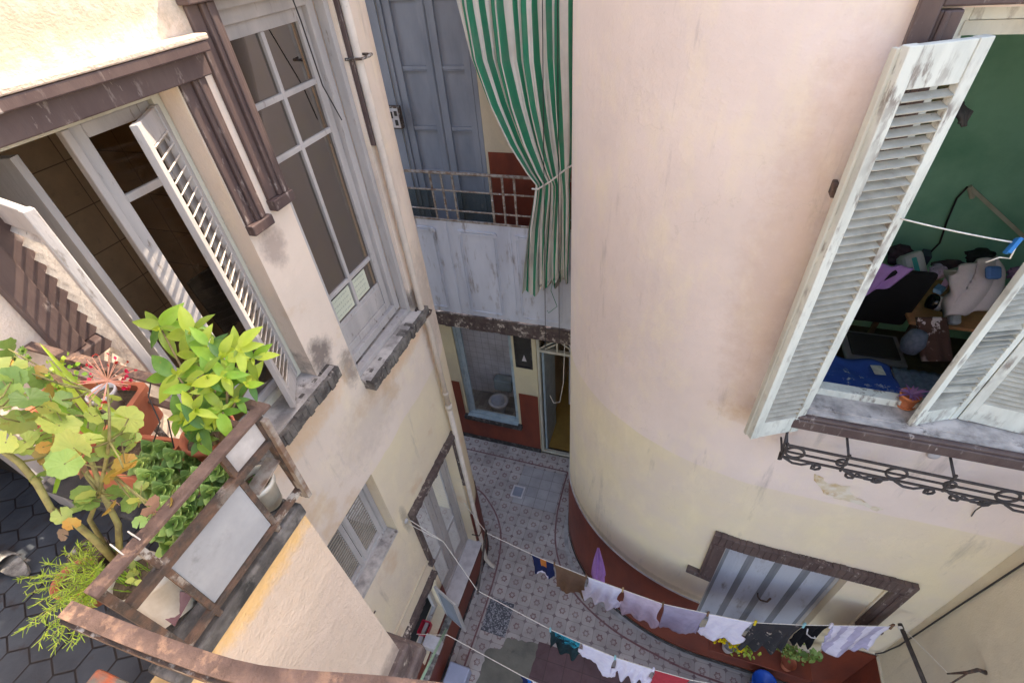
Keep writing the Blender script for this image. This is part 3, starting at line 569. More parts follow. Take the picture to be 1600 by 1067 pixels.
# ============================================================ downpipe
dp = thing('downpipe', 'cream painted drainpipe running down the corner of the left house', 'drainpipe', (-2.04, 3.02, 0))
mb = MB(); mb.tube([(-2.045, 2.99, 9.5), (-2.045, 2.99, 5.3), (-2.035, 3.03, 5.05), (-2.035, 3.03, 3.95)], .028, 12); mb.build('pipe_section', 'pipe', dp, smooth=True)
mb = MB(); mb.tube([(-2.035, 3.03, 3.95), (-2.035, 3.03, 3.88)], .038, 12); mb.tube([(-2.035, 3.03, 4.15), (-2.035, 3.03, 4.12)], .035, 12); mb.build('collar', 'pipe', dp, smooth=True)
mb = MB(); mb.tube([(-2.035, 3.03, 3.88), (-2.035, 3.03, 1.0), (-2.03, 3.02, .25), (-1.95, 3.02, .06), (-1.9, 3.02, .04)], .031, 12); mb.build('pipe_section', 'pipe', dp, smooth=True)
for z, nm in ((5.22, 'bracket'), (1.15, 'bracket'), (7.3, 'bracket')):
    mb = MB(); mb.tube([(-2.11, 2.94, z), (-2.0, 2.95, z), (-1.99, 3.03, z), (-2.0, 3.08, z), (-2.11, 3.09, z)], .009, 6); mb.build(nm, 'rust_dark', dp)
sp_ = MB(); sp_.tube([(-2.25, 2.75, 8.0), (-2.13, 2.66, 7.55), (-2.18, 2.74, 7.2), (-2.16, 2.80, 6.98)], .004, 6); solo(sp_, 'hanging_wire', 'cable', 'thin wire trailing down the right frame of the tall window', 'wire')
for i, (p, s_) in enumerate((((-2.11, 1.90, 3.42), 'grey round knob on the wall beside the small window'), ((-2.11, 1.06, 3.18), 'small rusty hook in the cream wall below the small window'))):
    mb = MB(); mb.lathe((0, 0, 0), [(.0, .03), (.02, .028), (.028, .01), (.03, 0)], 12, M_=Matrix.Rotation(rad(90), 3, 'Y')) if i == 0 else mb.tube([(0, 0, 0), (.03, .03, -.01), (.04, .06, .005)], .008, 6)
    o = solo(mb, 'wall_knob' if i == 0 else 'wall_hook', 'rust_dark' if i else 'grey_wood', s_, 'wall fitting'); o.location = p  # first one is a plain round knob, no bell

# ============================================================ right building with rounded corner
RB = thing('right_house', 'pale pink house on the right with a big rounded corner and oxblood base', 'building', (1, 4, 0))
ZR = 9.75
pr = [Vector((2.8, 2.67)), Vector((1.3, 2.67))]+[Vector((1.3-2.25*math.sin(a), 4.4-1.73*math.cos(a))) for a in [math.pi/2*k/32 for k in range(1, 33)]]+[Vector((-.95, 5.9))]
prl = [0]
for i in range(1, len(pr)): prl.append(prl[-1]+(pr[i]-pr[i-1]).length)
def nrm_at(i):
    a = pr[max(i-1, 0)]; b_ = pr[min(i+1, len(pr)-1)]; t_ = (b_-a).normalized(); return Vector((-t_.y, t_.x))*-1
nrs = [nrm_at(i) for i in range(len(pr))]; nrs[0] = nrs[1] = Vector((0, 1)); nrs[-1] = nrs[-2] = Vector((1, 0))
def PR(u_, z, d):    # u is x on the flat part (x >= 1.3); below that, distance walked round the curve
    s_ = 2.8-u_
    for i in range(len(prl)-1):
        if s_ <= prl[i+1]+1e-7:
            f = (s_-prl[i])/(prl[i+1]-prl[i]); p = pr[i].lerp(pr[i+1], f); n_ = nrs[i].lerp(nrs[i+1], f)
            return Vector((p.x+n_.x*d, p.y+n_.y*d, z))
    p = pr[-1]; return Vector((p.x+d, p.y, z))
us = [2.8-l for l in prl]; UMIN = us[-1]+1e-6
opsR = [(.95, 2.6, 5.20, 7.50, .22), (.98, 2.36, .95, 3.12, .2)]
wr = wall(PR, UMIN, 2.8, 0, ZR, opsR, us)
wr.box(-.3, 4.0, 3.2, 5.9, ZR+.001, 11.2); top = [PR(u_, ZR, 0) for u_ in us[:-1]]+[Vector((-.95, 5.9, ZR)), Vector((4, 5.9, ZR)), Vector((4, 2.67, ZR))]  # unseen box above the roof, added to shade the landing and plants
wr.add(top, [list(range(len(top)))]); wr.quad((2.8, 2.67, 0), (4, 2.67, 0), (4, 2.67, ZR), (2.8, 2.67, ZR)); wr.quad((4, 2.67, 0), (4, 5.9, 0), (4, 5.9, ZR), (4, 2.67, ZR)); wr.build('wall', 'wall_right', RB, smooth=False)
dr_ = wall(lambda u_, z, d: PR(u_, z, d-.014), UMIN, 2.795, .10, 1.64, [(.98, 2.36, .95, 1.7, .02)], us)
for i in range(1, len(us)-1):
    if us[i] > .97: continue
    dr_.quad(PR(us[i], 1.64, -.014), PR(us[i+1], 1.64, -.014), PR(us[i+1], 1.64, .01), PR(us[i], 1.64, .01))
dr_.build('dado', 'dado', RB)
lip = MB()
for i in range(1, len(us)-1):
    if us[i] > .97: continue
    lip.quad(PR(us[i], 1.641, -.016), PR(us[i+1], 1.641, -.016), PR(us[i+1], 1.652, 0), PR(us[i], 1.652, 0))
lip.build('dado_lip', 'kerb_grey', RB)
sk = wall(lambda u_, z, d: PR(u_, z, d-.022), UMIN, 2.79, 0, .10, [], us); sk.build('skirting', 'skirt', RB)
# upper window: moulding, sill, frame
mb = MB()
def rm(u0, u1, z0, z1, o0, mbx=mb): bxm(mbx, PR, u0, u1, z0, z1, -o0, 0)
rm(.79, .865, 5.6, 7.62, .07); rm(.8655, .945, 5.6, 7.50, .045); rm(.88, .905, 5.6, 7.50, .056); rm(.79, 2.79, 7.62, 7.74, .085); rm(.8655, 2.75, 7.51, 7.619, .05)
mb.build('window_moulding', 'brown', RB, bevel=.008)
mb = MB(); frame_rect(mb, PR, .952, 2.598, 5.205, 7.498, .06, .13, .21)
W6 = mb.build('window', 'white_wood', RB, bevel=.004, label='big upper window opened onto a green room')
mb = MB(); bxm(mb, PR, 1.0, 2.55, 7.385, 7.437, .125, .20); mb.build('top_rail', 'cream_wood', W6)
mb = MB(); bxm(mb, PR, .955, 2.595, 5.17, 5.207, -.02, .215); bxm(mb, PR, .99, 2.72, 5.165, 5.20, -.07, -.0201)
S6 = mb.build('window_sill', 'sill', RB)
mb = MB(); bxm(mb, PR, .98, 2.74, 5.07, 5.164, -.115, 0); bxm(mb, PR, 1.0, 2.72, 5.045, 5.069, -.085, 0); bxm(mb, PR, .985, 2.735, 5.165, 5.195, -.11, -.071); mb.build('sill_edge', 'brown', S6, bevel=.02)
louvre_leaf(RB, 1.05, 2.62, .735, 2.46, 5.02, 7.42, .047, .06, .16, .16, .042, -.35, 'white_wood', 'slat', label='tall left shutter leaf of the upper right window, folded back toward the curve', slat_depth=.047)
louvre_leaf(RB, .752, 2.505, .705, 2.478, 5.03, 7.41, .06, .02, .1, .1, .03, .6, 'cream_wood', 'cream_wood', label='narrow folded companion leaf behind the tall left shutter')
louvre_leaf(RB, 1.95, 2.80, 1.66, 2.655, 5.215, 7.40, .038, .05, .09, .13, .034, -.55, 'white_wood', 'slat', label='half open right shutter leaf with crooked slats', broken=(5.4, 6.1), slat_depth=.04)
louvre_leaf(RB, 1.965, 2.80, 2.36, 2.74, 5.215, 7.40, .036, .055, .09, .17, .034, .85, 'white_wood', 'slat', label='outer right shutter leaf beside the crooked one', slat_depth=.04)
# green room
mb = MB(); x0, x1, y0, y1, z0, z1 = .6, 3.9, 2.895, 4.9, 4.3, 8.0
mb.quad((x0, y1, z0), (x1, y1, z0), (x1, y1, z1), (x0, y1, z1)); mb.quad((x1, y0, z0), (x1, y1, z0), (x1, y1, z1), (x1, y0, z1)); mb.quad((x0, y0, z0), (x0, y1, z0), (x0, y1, z1), (x0, y0, z1)); mb.quad((x0, y0, z1), (x1, y0, z1), (x1, y1, z1), (x0, y1, z1))
mb.build('room_wall', 'green_wall', RB)
mb = MB(); mb.quad((.6, 2.9, 4.31), (3.9, 2.9, 4.31), (3.9, 4.9, 4.31), (.6, 4.9, 4.31)); mb.build('room_floor', 'wood_floor', RB)
mb = MB(); mb.box(1.13, 1.16, 2.93, 3.25, 5.26, 7.3); mb.build('casement', 'room_wall', W6, bevel=.004)
# lower window
mb = MB(); frame_rect(mb, PR, .985, 2.06, .955, 3.119, .035, .10, .16)
W7 = mb.build('window', 'grey_wood', RB, label='ground floor window closed with four pale louvred panels')
for k in range(4):
    a = 1.02+k*.252
    mb2 = MB(); bxm(mb2, PR, a+.001, a+.035, 1.0, 3.08, .105, .135); bxm(mb2, PR, a+.217, a+.251, 1.0, 3.08, .105, .135); bxm(mb2, PR, a+.036, a+.216, 1.0, 1.10, .108, .132); bxm(mb2, PR, a+.036, a+.216, 3.02, 3.08, .108, .132)
    z = 1.11
    while z < 3.01: bxm(mb2, PR, a+.036, a+.216, z, z+.017, .106, .13); z += .0235
    bxm(mb2, PR, a+.036, a+.216, 1.10, 3.02, .131, .135)
    mb2.mi = [0]*24+[1]*(len(mb2.f)-24)
    mb2.build('shutter_panel', ['shade_grey', 'blue_paint'], W7)
mb = MB(); mb.tube([PR(1.50, 2.12, .09), PR(1.50, 2.12, .05), PR(1.53, 2.10, .03), PR(1.60, 2.08, .04), PR(1.64, 2.08, .09)], .01, 6); mb.build('latch', 'rust_dark', W7)
mb = MB(); bxm(mb, PR, 2.065, 2.357, .96, 3.118, .02, .20); mb.build('window_reveal', 'wall_right', RB)
mb = MB(); rm2 = lambda a, b_, c, d, o_: bxm(mb, PR, a, b_, c, d, -o_, 0)
n = 30
for k in range(n):
    a = .845+k*(1.66/n); bxm(mb, PR, a, a+1.66/n-.0005, 3.125, 3.29+random.uniform(-.006, .006), -.055, 0)
rm2(.845, .975, 2.42, 3.124, .055); rm2(.87, .90, 2.42, 3.124, .066); rm2(.72, .975, 2.34, 2.42, .06); rm2(2.37, 2.505, 2.30, 3.124, .055); rm2(2.42, 2.45, 2.30, 3.124, .066); rm2(2.37, 2.60, 2.25, 2.30, .06)
mb.build('window_moulding', 'brown', RB, bevel=.006)
pt = MB(); random.seed(11)
pp = ragged([(1.33, 4.50), (1.40, 4.47), (1.44, 4.41), (1.50, 4.43), (1.58, 4.43), (1.66, 4.33), (1.80, 4.25), (1.88, 4.23), (1.86, 4.20), (1.68, 4.24), (1.52, 4.25), (1.44, 4.31), (1.36, 4.42)], .012, .03)
pt.add([(x, 2.667, z) for x, z in pp], [list(range(len(pp)))]); pt.build('flaked_patch', pm('exposed_ochre_render', (.68, .58, .42), (.75, .68, .58), 14, .45, .6, .9, .6, 40, c3=(.5, .32, .14), sc3=10, lo3=.5, hi3=.6), RB)

# ============================================================ side wall
SW = thing('side_wall', 'blank grey cream boundary wall meeting the right house in a corner', 'wall', (3, 0, 0))
mb = MB(); mb.box(2.80, 3.05, -6, 2.95, 0, 5.2); mb.build('wall', 'wall_side', SW)
mb = MB(); mb.box(2.786, 2.799, -6, 2.65, .1, 1.63); mb.build('dado', 'dado', SW)
mb = MB(); mb.box(2.782, 2.799, -6, 2.65, 1.631, 1.66); mb.build('dado_lip', 'wall_side', SW)

# ============================================================ rear building with balcony
BB = thing('rear_house', 'rear house front with a blue grey balcony over a dark ground floor', 'building', (-2.5, 5.6, 0))
def PB(u_, z, d): return Vector((u_, 5.38+d, z))
def PU(u_, z, d): return Vector((u_, 5.95+d, z))
opsB = [(-3.20, -2.17, .76, 3.0, .15), (-2.13, -1.83, 2.25, 3.0, .10), (-1.76, -.955, 0.0, 3.0, .15)]
wall(PB, -7, .5, 0, 3.13, opsB).build('wall', 'wall_back', BB)
wall(lambda u_, z, d: PB(u_, z, d-.012), -7, -1.77, .12, 1.62, [(-3.26, -2.12, .60, 1.7, .0)]).build('dado', 'dado', BB)
mb = MB(); bxm(mb, PB, -7, -1.765, 0, .12, -.02, 0); mb.build('skirting', 'skirt', BB)
mb = MB(); frame_rect(mb, PB, -3.198, -2.172, .762, 2.998, .055, .02, .09); W8 = mb.build('window', 'teal_frame', BB, bevel=.004, label='ground floor bathroom window under the balcony')
mb = MB(); bxm(mb, PB, -3.26, -2.10, .66, .758, -.09, .0); mb.build('window_sill', 'skirt', BB, bevel=.01)
mb = MB(); bxm(mb, PB, -3.19, -2.18, .745, .765, -.06, .14); mb.build('sill_top', 'teal_frame', BB)
mb = MB(); bxm(mb, PB, -3.143, -3.06, .82, 2.94, .03, .06); mb.build('casement', 'teal_frame', W8)
mb = MB(); frame_rect(mb, PB, -2.128, -1.832, 2.252, 2.998, .02, .0, .05); W9 = mb.build('window', 'skirt', BB, label='small dark vent window with a white sail shape')
mb = MB(); bxm(mb, PB, -2.108, -1.852, 2.272, 2.98, .03, .04); mb.build('pane', 'dark', W9)
mb = MB(); p = [PB(-2.02, 2.40, .02), PB(-1.94, 2.40, .02), PB(-1.975, 2.54, .02)]; mb.prism(p, (0, .004, 0)); mb.build('sail_mark', 'marble', W9)
# door and transom
mb = MB(); frame_rect(mb, PB, -1.758, -.96, .0, 2.998, .045, .02, .09); bxm(mb, PB, -1.713, -1.0, 2.66, 2.71, .02, .09)
bxm(mb, PB, -1.44, -1.41, 2.711, 2.95, .03, .07)
DO = mb.build('door_frame', 'cream_wood', BB, bevel=.004)
for a, b_ in (((-1.71, 2.72), (-1.44, 2.94)), ((-1.41, 2.94), (-1.10, 2.72)), ((-1.62, 2.72), (-1.44, 2.86))):
    mb = MB(); mb.beam(PB(a[0], a[1], .05), PB(b_[0], b_[1], .05), .02, .02); mb.build('transom_bar', 'cream_wood', DO)
mb = MB(); mb.box(-1.70, -1.66, 5.47, 6.15, .02, 2.64); mb.build('door', 'teal_frame', BB, bevel=.004)
mb = MB(); mb.box(-1.48, -1.16, 6.5, 6.54, .25, 2.6); mb.build('inner_door', 'blue_paint', BB, bevel=.004)
mb = MB(); mb.quad((-1.76, 5.53, .006), (-.6, 5.53, .006), (-.6, 8.2, .006), (-1.76, 8.2, .006)); struct(mb, 'corridor_floor', 'yellow_floor')
mb = MB(); mb.quad((-1.765, 5.53, 0), (-1.765, 8.2, 0), (-1.765, 8.2, 3), (-1.765, 5.53, 3)); mb.quad((-.6, 5.53, 0), (-.6, 8.2, 0), (-.6, 8.2, 3), (-.6, 5.53, 3)); mb.quad((-1.765, 8.2, 0), (-.6, 8.2, 0), (-.6, 8.2, 3), (-1.765, 8.2, 3)); mb.quad((-1.765, 5.53, 3), (-.6, 5.53, 3), (-.6, 8.2, 3), (-1.765, 8.2, 3))
mb.build('corridor_wall', 'room_wall', BB)
# bathroom
mb = MB(); x0, x1, y0, y1, z0, z1 = -4.2, -2.12, 5.54, 6.6, .02, 3.0
for q in (((x0, y1, z0), (x1, y1, z0), (x1, y1, z1), (x0, y1, z1)), ((x0, y0, z0), (x0, y1, z0), (x0, y1, z1), (x0, y0, z1)), ((x1, y0, z0), (x1, y1, z0), (x1, y1, z1), (x1, y0, z1)), ((x0, y0, z1), (x1, y0, z1), (x1, y1, z1), (x0, y1, z1))): mb.quad(*q)
mb.build('bathroom_wall', 'bath_tiles', BB)
mb = MB(); mb.quad((x0, y0, .025), (x1, y0, .025), (x1, y1, .025), (x0, y1, .025)); mb.build('bathroom_floor', tile_mat('checked_bath_floor', (.50, .46, .42), (.22, .19, .17), .1, (.2, .17, .15), .03), BB)
tl = thing('toilet', 'white toilet bowl seen through the bathroom window', 'toilet', (-2.86, 6.1, 0))
porc = pm('white_porcelain', (.70, .71, .76), None, 3, rough=.15, bmp=0)
mb = MB(); mb.lathe((-2.86, 6.08, .03), [(.10, 0), (.11, .12), (.17, .3), (.20, .38), (.205, .40), (.16, .40), (.14, .33), (.05, .2), (0, .19)], 28); mb.build('bowl', porc, tl, smooth=True)
mb = MB(); mb.lathe((-2.86, 6.08, .435), [(.14, 0), (.14, .02), (.20, .02), (.21, 0), (.14, 0)], 28); mb.build('seat', porc, tl, smooth=True)
mb = MB(); mb.box(-3.05, -2.67, 6.36, 6.55, .42, .72); mb.build('cistern', 'teal_frame', tl, bevel=.02)
# balcony slab, skirt panel, floor
mb = MB(); n = 60
for k in range(n):
    a = -7+k*6.06/n; bxm(mb, lambda u_, z, d: Vector((u_, 5.16+d, z)), a, a+6.06/n-.0004, 3.14+random.uniform(-.008, .008), 3.40+random.uniform(-.012, .01), random.uniform(-.006, .004), .8)
mb.build('balcony_slab', 'brown_flake', BB)
mb = MB(); mb.box(-7, -.94, 5.23, 5.95, 4.38, 4.46); mb.build('balcony_floor', 'concrete', BB)
BAL = mb = MB(); mb.box(-7, -.94, 5.19, 5.205, 3.41, 4.97); 
for x in (-3.75, -2.855, -1.955, -1.05): mb.box(x-.008, x+.008, 5.178, 5.19, 3.42, 4.96)
bp = mb.build('balcony_panel', 'blue_paint', BB, bevel=.002)
mb = MB()
for (a, b_) in ((-3.55, -3.06), (-2.66, -2.18), (-1.86, -1.30)):
    for z0_, z1_ in ((4.79, 4.815), (4.83, 4.85), (3.49, 3.51)): mb.box(a, b_, 5.176, 5.19, z0_, z1_)
    for x in (a-.03, b_+.01, a-.005, b_-.015): mb.box(x, x+.012, 5.178, 5.19, 3.52, 4.78)
    for x in (a-.01, b_+.01): mb.tube([(x, 5.185, 4.815), (x, 5.165, 4.815)], .035, 14)
mb.build('panel_beading', 'blue_paint', bp)
rl = mb = MB()
for z, r_ in ((5.61, .020), (5.385, .012), (5.12, .012), (4.975, .016)): mb.tube([(-7, 5.19, z), (-.94, 5.19, z)], r_, 8)
for x in (-3.8, -3.65, -3.5, -2.95, -2.80, -2.65, -2.15, -2.0, -1.85, -1.35, -1.2): mb.box(x-.012, x+.012, 5.182, 5.198, 4.98, 5.60)
mb.build('balcony_railing', 'rail_iron', BB)
for a, b_ in ((-2.63, -2.17), (-3.48, -2.97)): mb = MB(); mb.box(a, b_, 5.205, 5.209, 4.99, 5.37); mb.build('rail_glass', 'rail_glass', BB)
# upper rear wall with tall panelled doors
wall(PU, -7, .5, 4.40, 12.4, [(-3.66, -2.49, 4.45, 8.2, .1)]).build('upper_wall', 'wall_back', BB)  # unseen top carried up extra high to shade the left house
mb = MB(); bxm(mb, PU, -4.4, -3.662, 4.46, 8.3, -.02, .0); mb.build('door_side_panel', 'blue_door', BB)
wall(lambda u_, z, d: PU(u_, z, d-.01), -7, .5, 4.45, 5.60, [(-3.70, -2.45, 4.4, 5.7, 0)]).build('upper_dado', 'dado', BB)
mb = MB(); frame_rect(mb, PU, -3.658, -2.492, 4.46, 8.198, .06, .0, .08); mb.build('door_frame', 'blue_door', BB, bevel=.004)
for a, b_ in ((-3.595, -3.055), (-3.045, -2.555)):
    mb = MB(); bxm(mb, PU, a, b_, 4.46, 8.13, .055, .08)
    bxm(mb, PU, a, a+.10, 4.46, 8.13, .02, .054); bxm(mb, PU, b_-.10, b_, 4.46, 8.13, .02, .054)
    for z in (5.30, 5.89, 6.60, 7.32, 8.1): bxm(mb, PU, a+.101, b_-.101, z-.045, z, .03, .054); bxm(mb, PU, a+.101, b_-.101, z-.055, z-.046, .02, .054)
    bxm(mb, PU, b_-.03, b_-.005, 4.47, 8.12, .008, .0199)
    mb.build('door_leaf', 'blue_door', BB, bevel=.005)
mb = MB(); mb.box(-7, -.96, 5.0, 6.0, 8.6, 8.75); mb.build('upper_slab', 'wall_back', BB)
ub = thing('meter_box', 'small framed meter box on the upper rear wall beside the blue doors', 'meter', (-3.6, 5.9, 6.0))
mb = MB(); mb.box(-3.78, -3.60, 5.86, 5.93, 5.88, 6.16); mb.build('case', 'rust_dark', ub, bevel=.006)
mb = MB(); mb.box(-3.765, -3.615, 5.85, 5.858, 5.90, 6.14); mb.build('face', 'marble', ub)
mb = MB(); mb.box(-3.74, -3.70, 5.842, 5.849, 6.02, 6.10); mb.box(-3.68, -3.64, 5.842, 5.849, 5.93, 6.0); mb.box(-3.67, -3.63, 5.842, 5.849, 6.05, 6.11); mb.build('dials', 'dark', ub)

# ============================================================ gallery on the camera's side (walkway and wall behind the photographer)
GH = thing('gallery_house', 'house wall with a walkway along the near side of the courtyard', 'building', (1, -1.2, 0))
mb = MB(); mb.box(-1.03, .9, -1.3, -.06, 6.05, 6.2); mb.build('walkway_slab', 'wall_side', GH)
mb = MB(); mb.box(-1.03, .9, -1.5, -1.31, 5.2, 8.6); mb.build('wall', 'wall_left_side', GH)

# ============================================================ landing railing with glass panel
RX = -1.04
rg = thing('landing_railing', 'rusty iron railing with a milky glass panel round the plant landing', 'railing', (RX, .3, 6.5))
mb = MB(); mb.beam((RX, .605, 6.9), (RX, .09, 6.9), .038, .012); mb.build('top_rail', 'rust', rg, bevel=.002)
mb = MB(); mb.beam((RX+.018, .622, 6.895), (-2.09, .652, 6.895), .034, .012); mb.build('top_rail', 'rust', rg, bevel=.002)
fr_ = smooth_path([tuple(az(x, y, 6.93)[:2]) for x, y in ((104, 952), (250, 1010), (400, 1056), (600, 1074), (800, 1100))], 4)
mb = MB()
for i in range(len(fr_)-1): mb.beam((fr_[i].x, fr_[i].y, 6.93), (fr_[i+1].x, fr_[i+1].y, 6.93), .032, .012)
mb.build('front_rail', 'rust', rg)
mb = MB()
for i in range(len(fr_)-1): mb.beam((fr_[i].x, fr_[i].y-.016, 6.905), (fr_[i+1].x, fr_[i+1].y-.016, 6.90), .012, .04)
mb.build('rail_flange', 'rust_dark', rg)
mb = MB(); mb.beam((RX, .60, 6.79), (RX, .11, 6.79), .026, .024); mb.build('mid_rail', 'rust_dark', rg, bevel=.002)
mb = MB(); mb.beam((RX, .60, 6.535), (RX, .11, 6.535), .022, .02); mb.build('bottom_rail', 'rust_dark', rg, bevel=.002)
mb = MB(); mb.beam((RX-.02, .622, 6.76), (-2.09, .652, 6.76), .024, .012); mb.build('mid_rail', 'rust', rg, bevel=.002)
for (x, y, t_) in ((RX, .592, .024), (RX, .455, .016), (RX, .20, .016), (RX, .10, .02), (-1.36, .632, .018), (-1.72, .642, .018)):
    mb = MB(); mb.box(x-t_/2, x+t_/2, y-t_/2, y+t_/2, 6.49, 6.893); mb.build('post', 'rust_dark', rg)
mb = MB(); mb.box(RX-.004, RX+.004, .21, .446, 6.55, 6.776); mb.build('glass_panel', 'frosted', rg)
mb = MB(); mb.box(RX-.003, RX+.003, .465, .58, 6.805, 6.888); mb.grid(lambda a, b_: (RX-.006-.05*b_**2, .47+.12*a, 6.80-.05*b_*(.4+a)), 8, 6); mb.build('bent_tin_sheet', pm('flaked_white_tin', (.50, .48, .47), (.34, .31, .30), 6, .4, .6, .6, .3, c3=(.05, .045, .04), sc3=60, lo3=.40, hi3=.46), rg)
mb = MB(); mb.beam((RX+.015, .598, 6.88), (RX+.015, .585, 6.5), .016, .030); mb.beam((RX-.02, .58, 6.70), (RX-.02, .47, 6.68), .05, .006); mb.build('angle_iron', 'rail_iron', rg)
wr_ = MB(); wr_.tube([az(240, 690, 6.8), az(250, 660, 6.86), az(232, 620, 6.89), az(236, 595, 6.92), az(258, 588, 6.93), az(290, 600, 6.91), az(300, 625, 6.85), az(262, 655, 6.85), az(272, 700, 6.78)], .0022, 6)
solo(wr_, 'loose_wire', 'cable', 'loop of grey wire twisted on the back rail', 'wire', smooth=True)
for k, (p, q) in enumerate((((172, 850), (192, 866)), ((200, 830), (218, 842)))):
    t_ = MB(); a, b_ = az(*p, 6.909), az(*q, 6.909); t_.tube([a-Vector((0, 0, .02)), a, b_, b_-Vector((0, 0, .02))], .0016, 6); solo(t_, 'plant_tie', 'cord', ('lower', 'upper')[k]+' white string tying the geranium stem to the rusty rail', 'string')
# shelf the pots stand on
sf = MB(); sf.box(-1.42, -1.135, .06, .50, 6.42, 6.45); sf.box(-2.08, -1.421, .36, .50, 6.42, 6.45)
solo(sf, 'plant_shelf', 'concrete', 'dirty concrete shelf carrying the plant pots inside the railing', 'shelf', bevel=.004)

# ============================================================ pots
def pot(name, c, r_, h_, mat, label, group=None, tilt=None, rimh=.18, soil=True):
    t_ = thing(name, label, 'flower pot', c, group); Mx = tilt
    prof = [(0, 0), (r_*.72, 0), (r_*.92, h_*(1-rimh)), (r_*1.03, h_*(1-rimh)), (r_*1.06, h_), (r_*.96, h_), (r_*.90, h_*.82)]
    mb = MB(); mb.lathe(c, prof, 28, M_=Mx); mb.build('body', mat, t_, smooth=True)
    if soil:
        mb = MB(); mb.lathe(c, [(r_*.91, h_*.80), (r_*.5, h_*.84), (0, h_*.86)], 18, M_=Mx); mb.build('soil', 'soil', t_)
    return t_
pot('flower_pot', Vector((-1.125, .525, 6.51)), .056, .125, 'white_plastic', 'small stained white pot in the corner behind the bare railing bay')
pot('flower_pot', az(356, 715, 6.62)+Vector((0, 0, 0)), .078, .14, 'terracotta', 'brown plastic pot of the bushy green shrub at the railing corner')
pot('flower_pot', Vector((-1.17, .165, 6.47)), .072, .12, 'white_plastic', 'cracked cream pot tipped on its side behind the first railing bay', tilt=Matrix.Rotation(rad(-48), 3, Vector((.5, 1, 0))), soil=False)
pot('flower_pot', Vector((-1.33, .20, 6.45)), .07, .10, 'white_plastic', 'mossy cream bowl with grass shoots beside the tipped pot')
pot('flower_pot', az(168, 885, 6.47), .05, .10, 'rust_dark', 'dark pot holding the woody geranium')
pot('flower_pot', az(75, 930, 6.45)+Vector((.16, .05, 0)), .055, .12, 'terracotta', 'half hidden pot holding the feathery light green fern')
def trough(c, l, w_, h_, ang, mat, label, tiltx=0.):
    t_ = thing('plant_trough', label, 'planter', c); R_ = Matrix.Rotation(ang, 3, 'Z') @ Matrix.Rotation(tiltx, 3, 'X'); c = Vector(c)
    def rr(x, y, z, rc=.025, n=5):
        out = []
        for (sx, sy, a0) in ((1, 1, 0), (-1, 1, 90), (-1, -1, 180), (1, -1, 270)):
            for k in range(n+1):
                a = rad(a0+90*k/n); out.append(R_ @ Vector((sx*(x-rc)+rc*math.cos(a), sy*(y-rc)+rc*math.sin(a), z))+c)
        return out
    loops = [rr(l/2*.86, w_/2*.84, 0), rr(l/2*.97, w_/2*.96, h_*.86), rr(l/2*1.03, w_/2*1.05, h_*.86), rr(l/2*1.04, w_/2*1.06, h_), rr(l/2*.93, w_/2*.90, h_), rr(l/2*.9, w_/2*.86, h_*.8)]
    mb = MB(); n = len(loops[0])
    mb.add([v for L_ in loops for v in L_], [(i*n+k, i*n+(k+1) % n, (i+1)*n+(k+1) % n, (i+1)*n+k) for i in range(len(loops)-1) for k in range(n)]+[tuple(range(n))[::-1]])
    mb.build('body', mat, t_, smooth=False); mb = MB(); mb.add(rr(l/2*.92, w_/2*.89, h_*.82), [tuple(range(n))]); mb.build('soil', 'soil', t_)
    return t_
trough(az(180, 668, 6.66), .36, .17, .155, rad(12), 'terracotta', 'big terracotta trough tilted behind the red geranium flowers', rad(8))
trough(az(235, 748, 6.56), .30, .15, .14, rad(8), 'terracotta', 'lower terracotta trough under the fleshy leaved plants')
pot('white_cup', az(182, 640, 6.78), .040, .085, 'marble', 'white plastic cup pushed into the tilted terracotta trough')
D.objects['white_cup']['category'] = 'cup'
for k, (p, s_, lab) in enumerate((((258, 935), .05, 'curved terracotta shard lying by the tipped cream pot'), ((277, 950), .045, 'dark red shard propped beside the tipped cream pot'))):
    c = az(p[0], p[1], 6.50); mb = MB(); mb.grid(lambda a, b_: (c.x+s_*(a-.5)*1.4, c.y+s_*(b_-.5)*(1.2+.5*a), c.z+.02*math.sin(a*3.1)+.02*b_), 8, 4)
    solo(mb, 'pot_shard', 'terracotta' if k == 0 else 'border', lab, 'shard', solid=.008)
st = MB(); c = az(244, 912, 6.52); st.lathe(c, [(0, -.02), (.018, -.012), (.024, .002), (.016, .016), (0, .02)], 9); solo(st, 'yellow_stone', pm('yellow_stone', (.55, .36, .16), None, 20, bmp=.6), 'yellowish stone between the pots', 'stone')
for k in range(2):
    c = az(294+k*14, 980-k*10, 6.49); mb = MB(); mb.obox(c, (.012, .09, .005), (.028, -.004, 0), (0, 0, .006)); solo(mb, 'slate_slab', 'concrete', ('grey slab leaning behind the railing bay', 'second narrow grey slab next to the leaning one')[k], 'slab', bevel=.003)

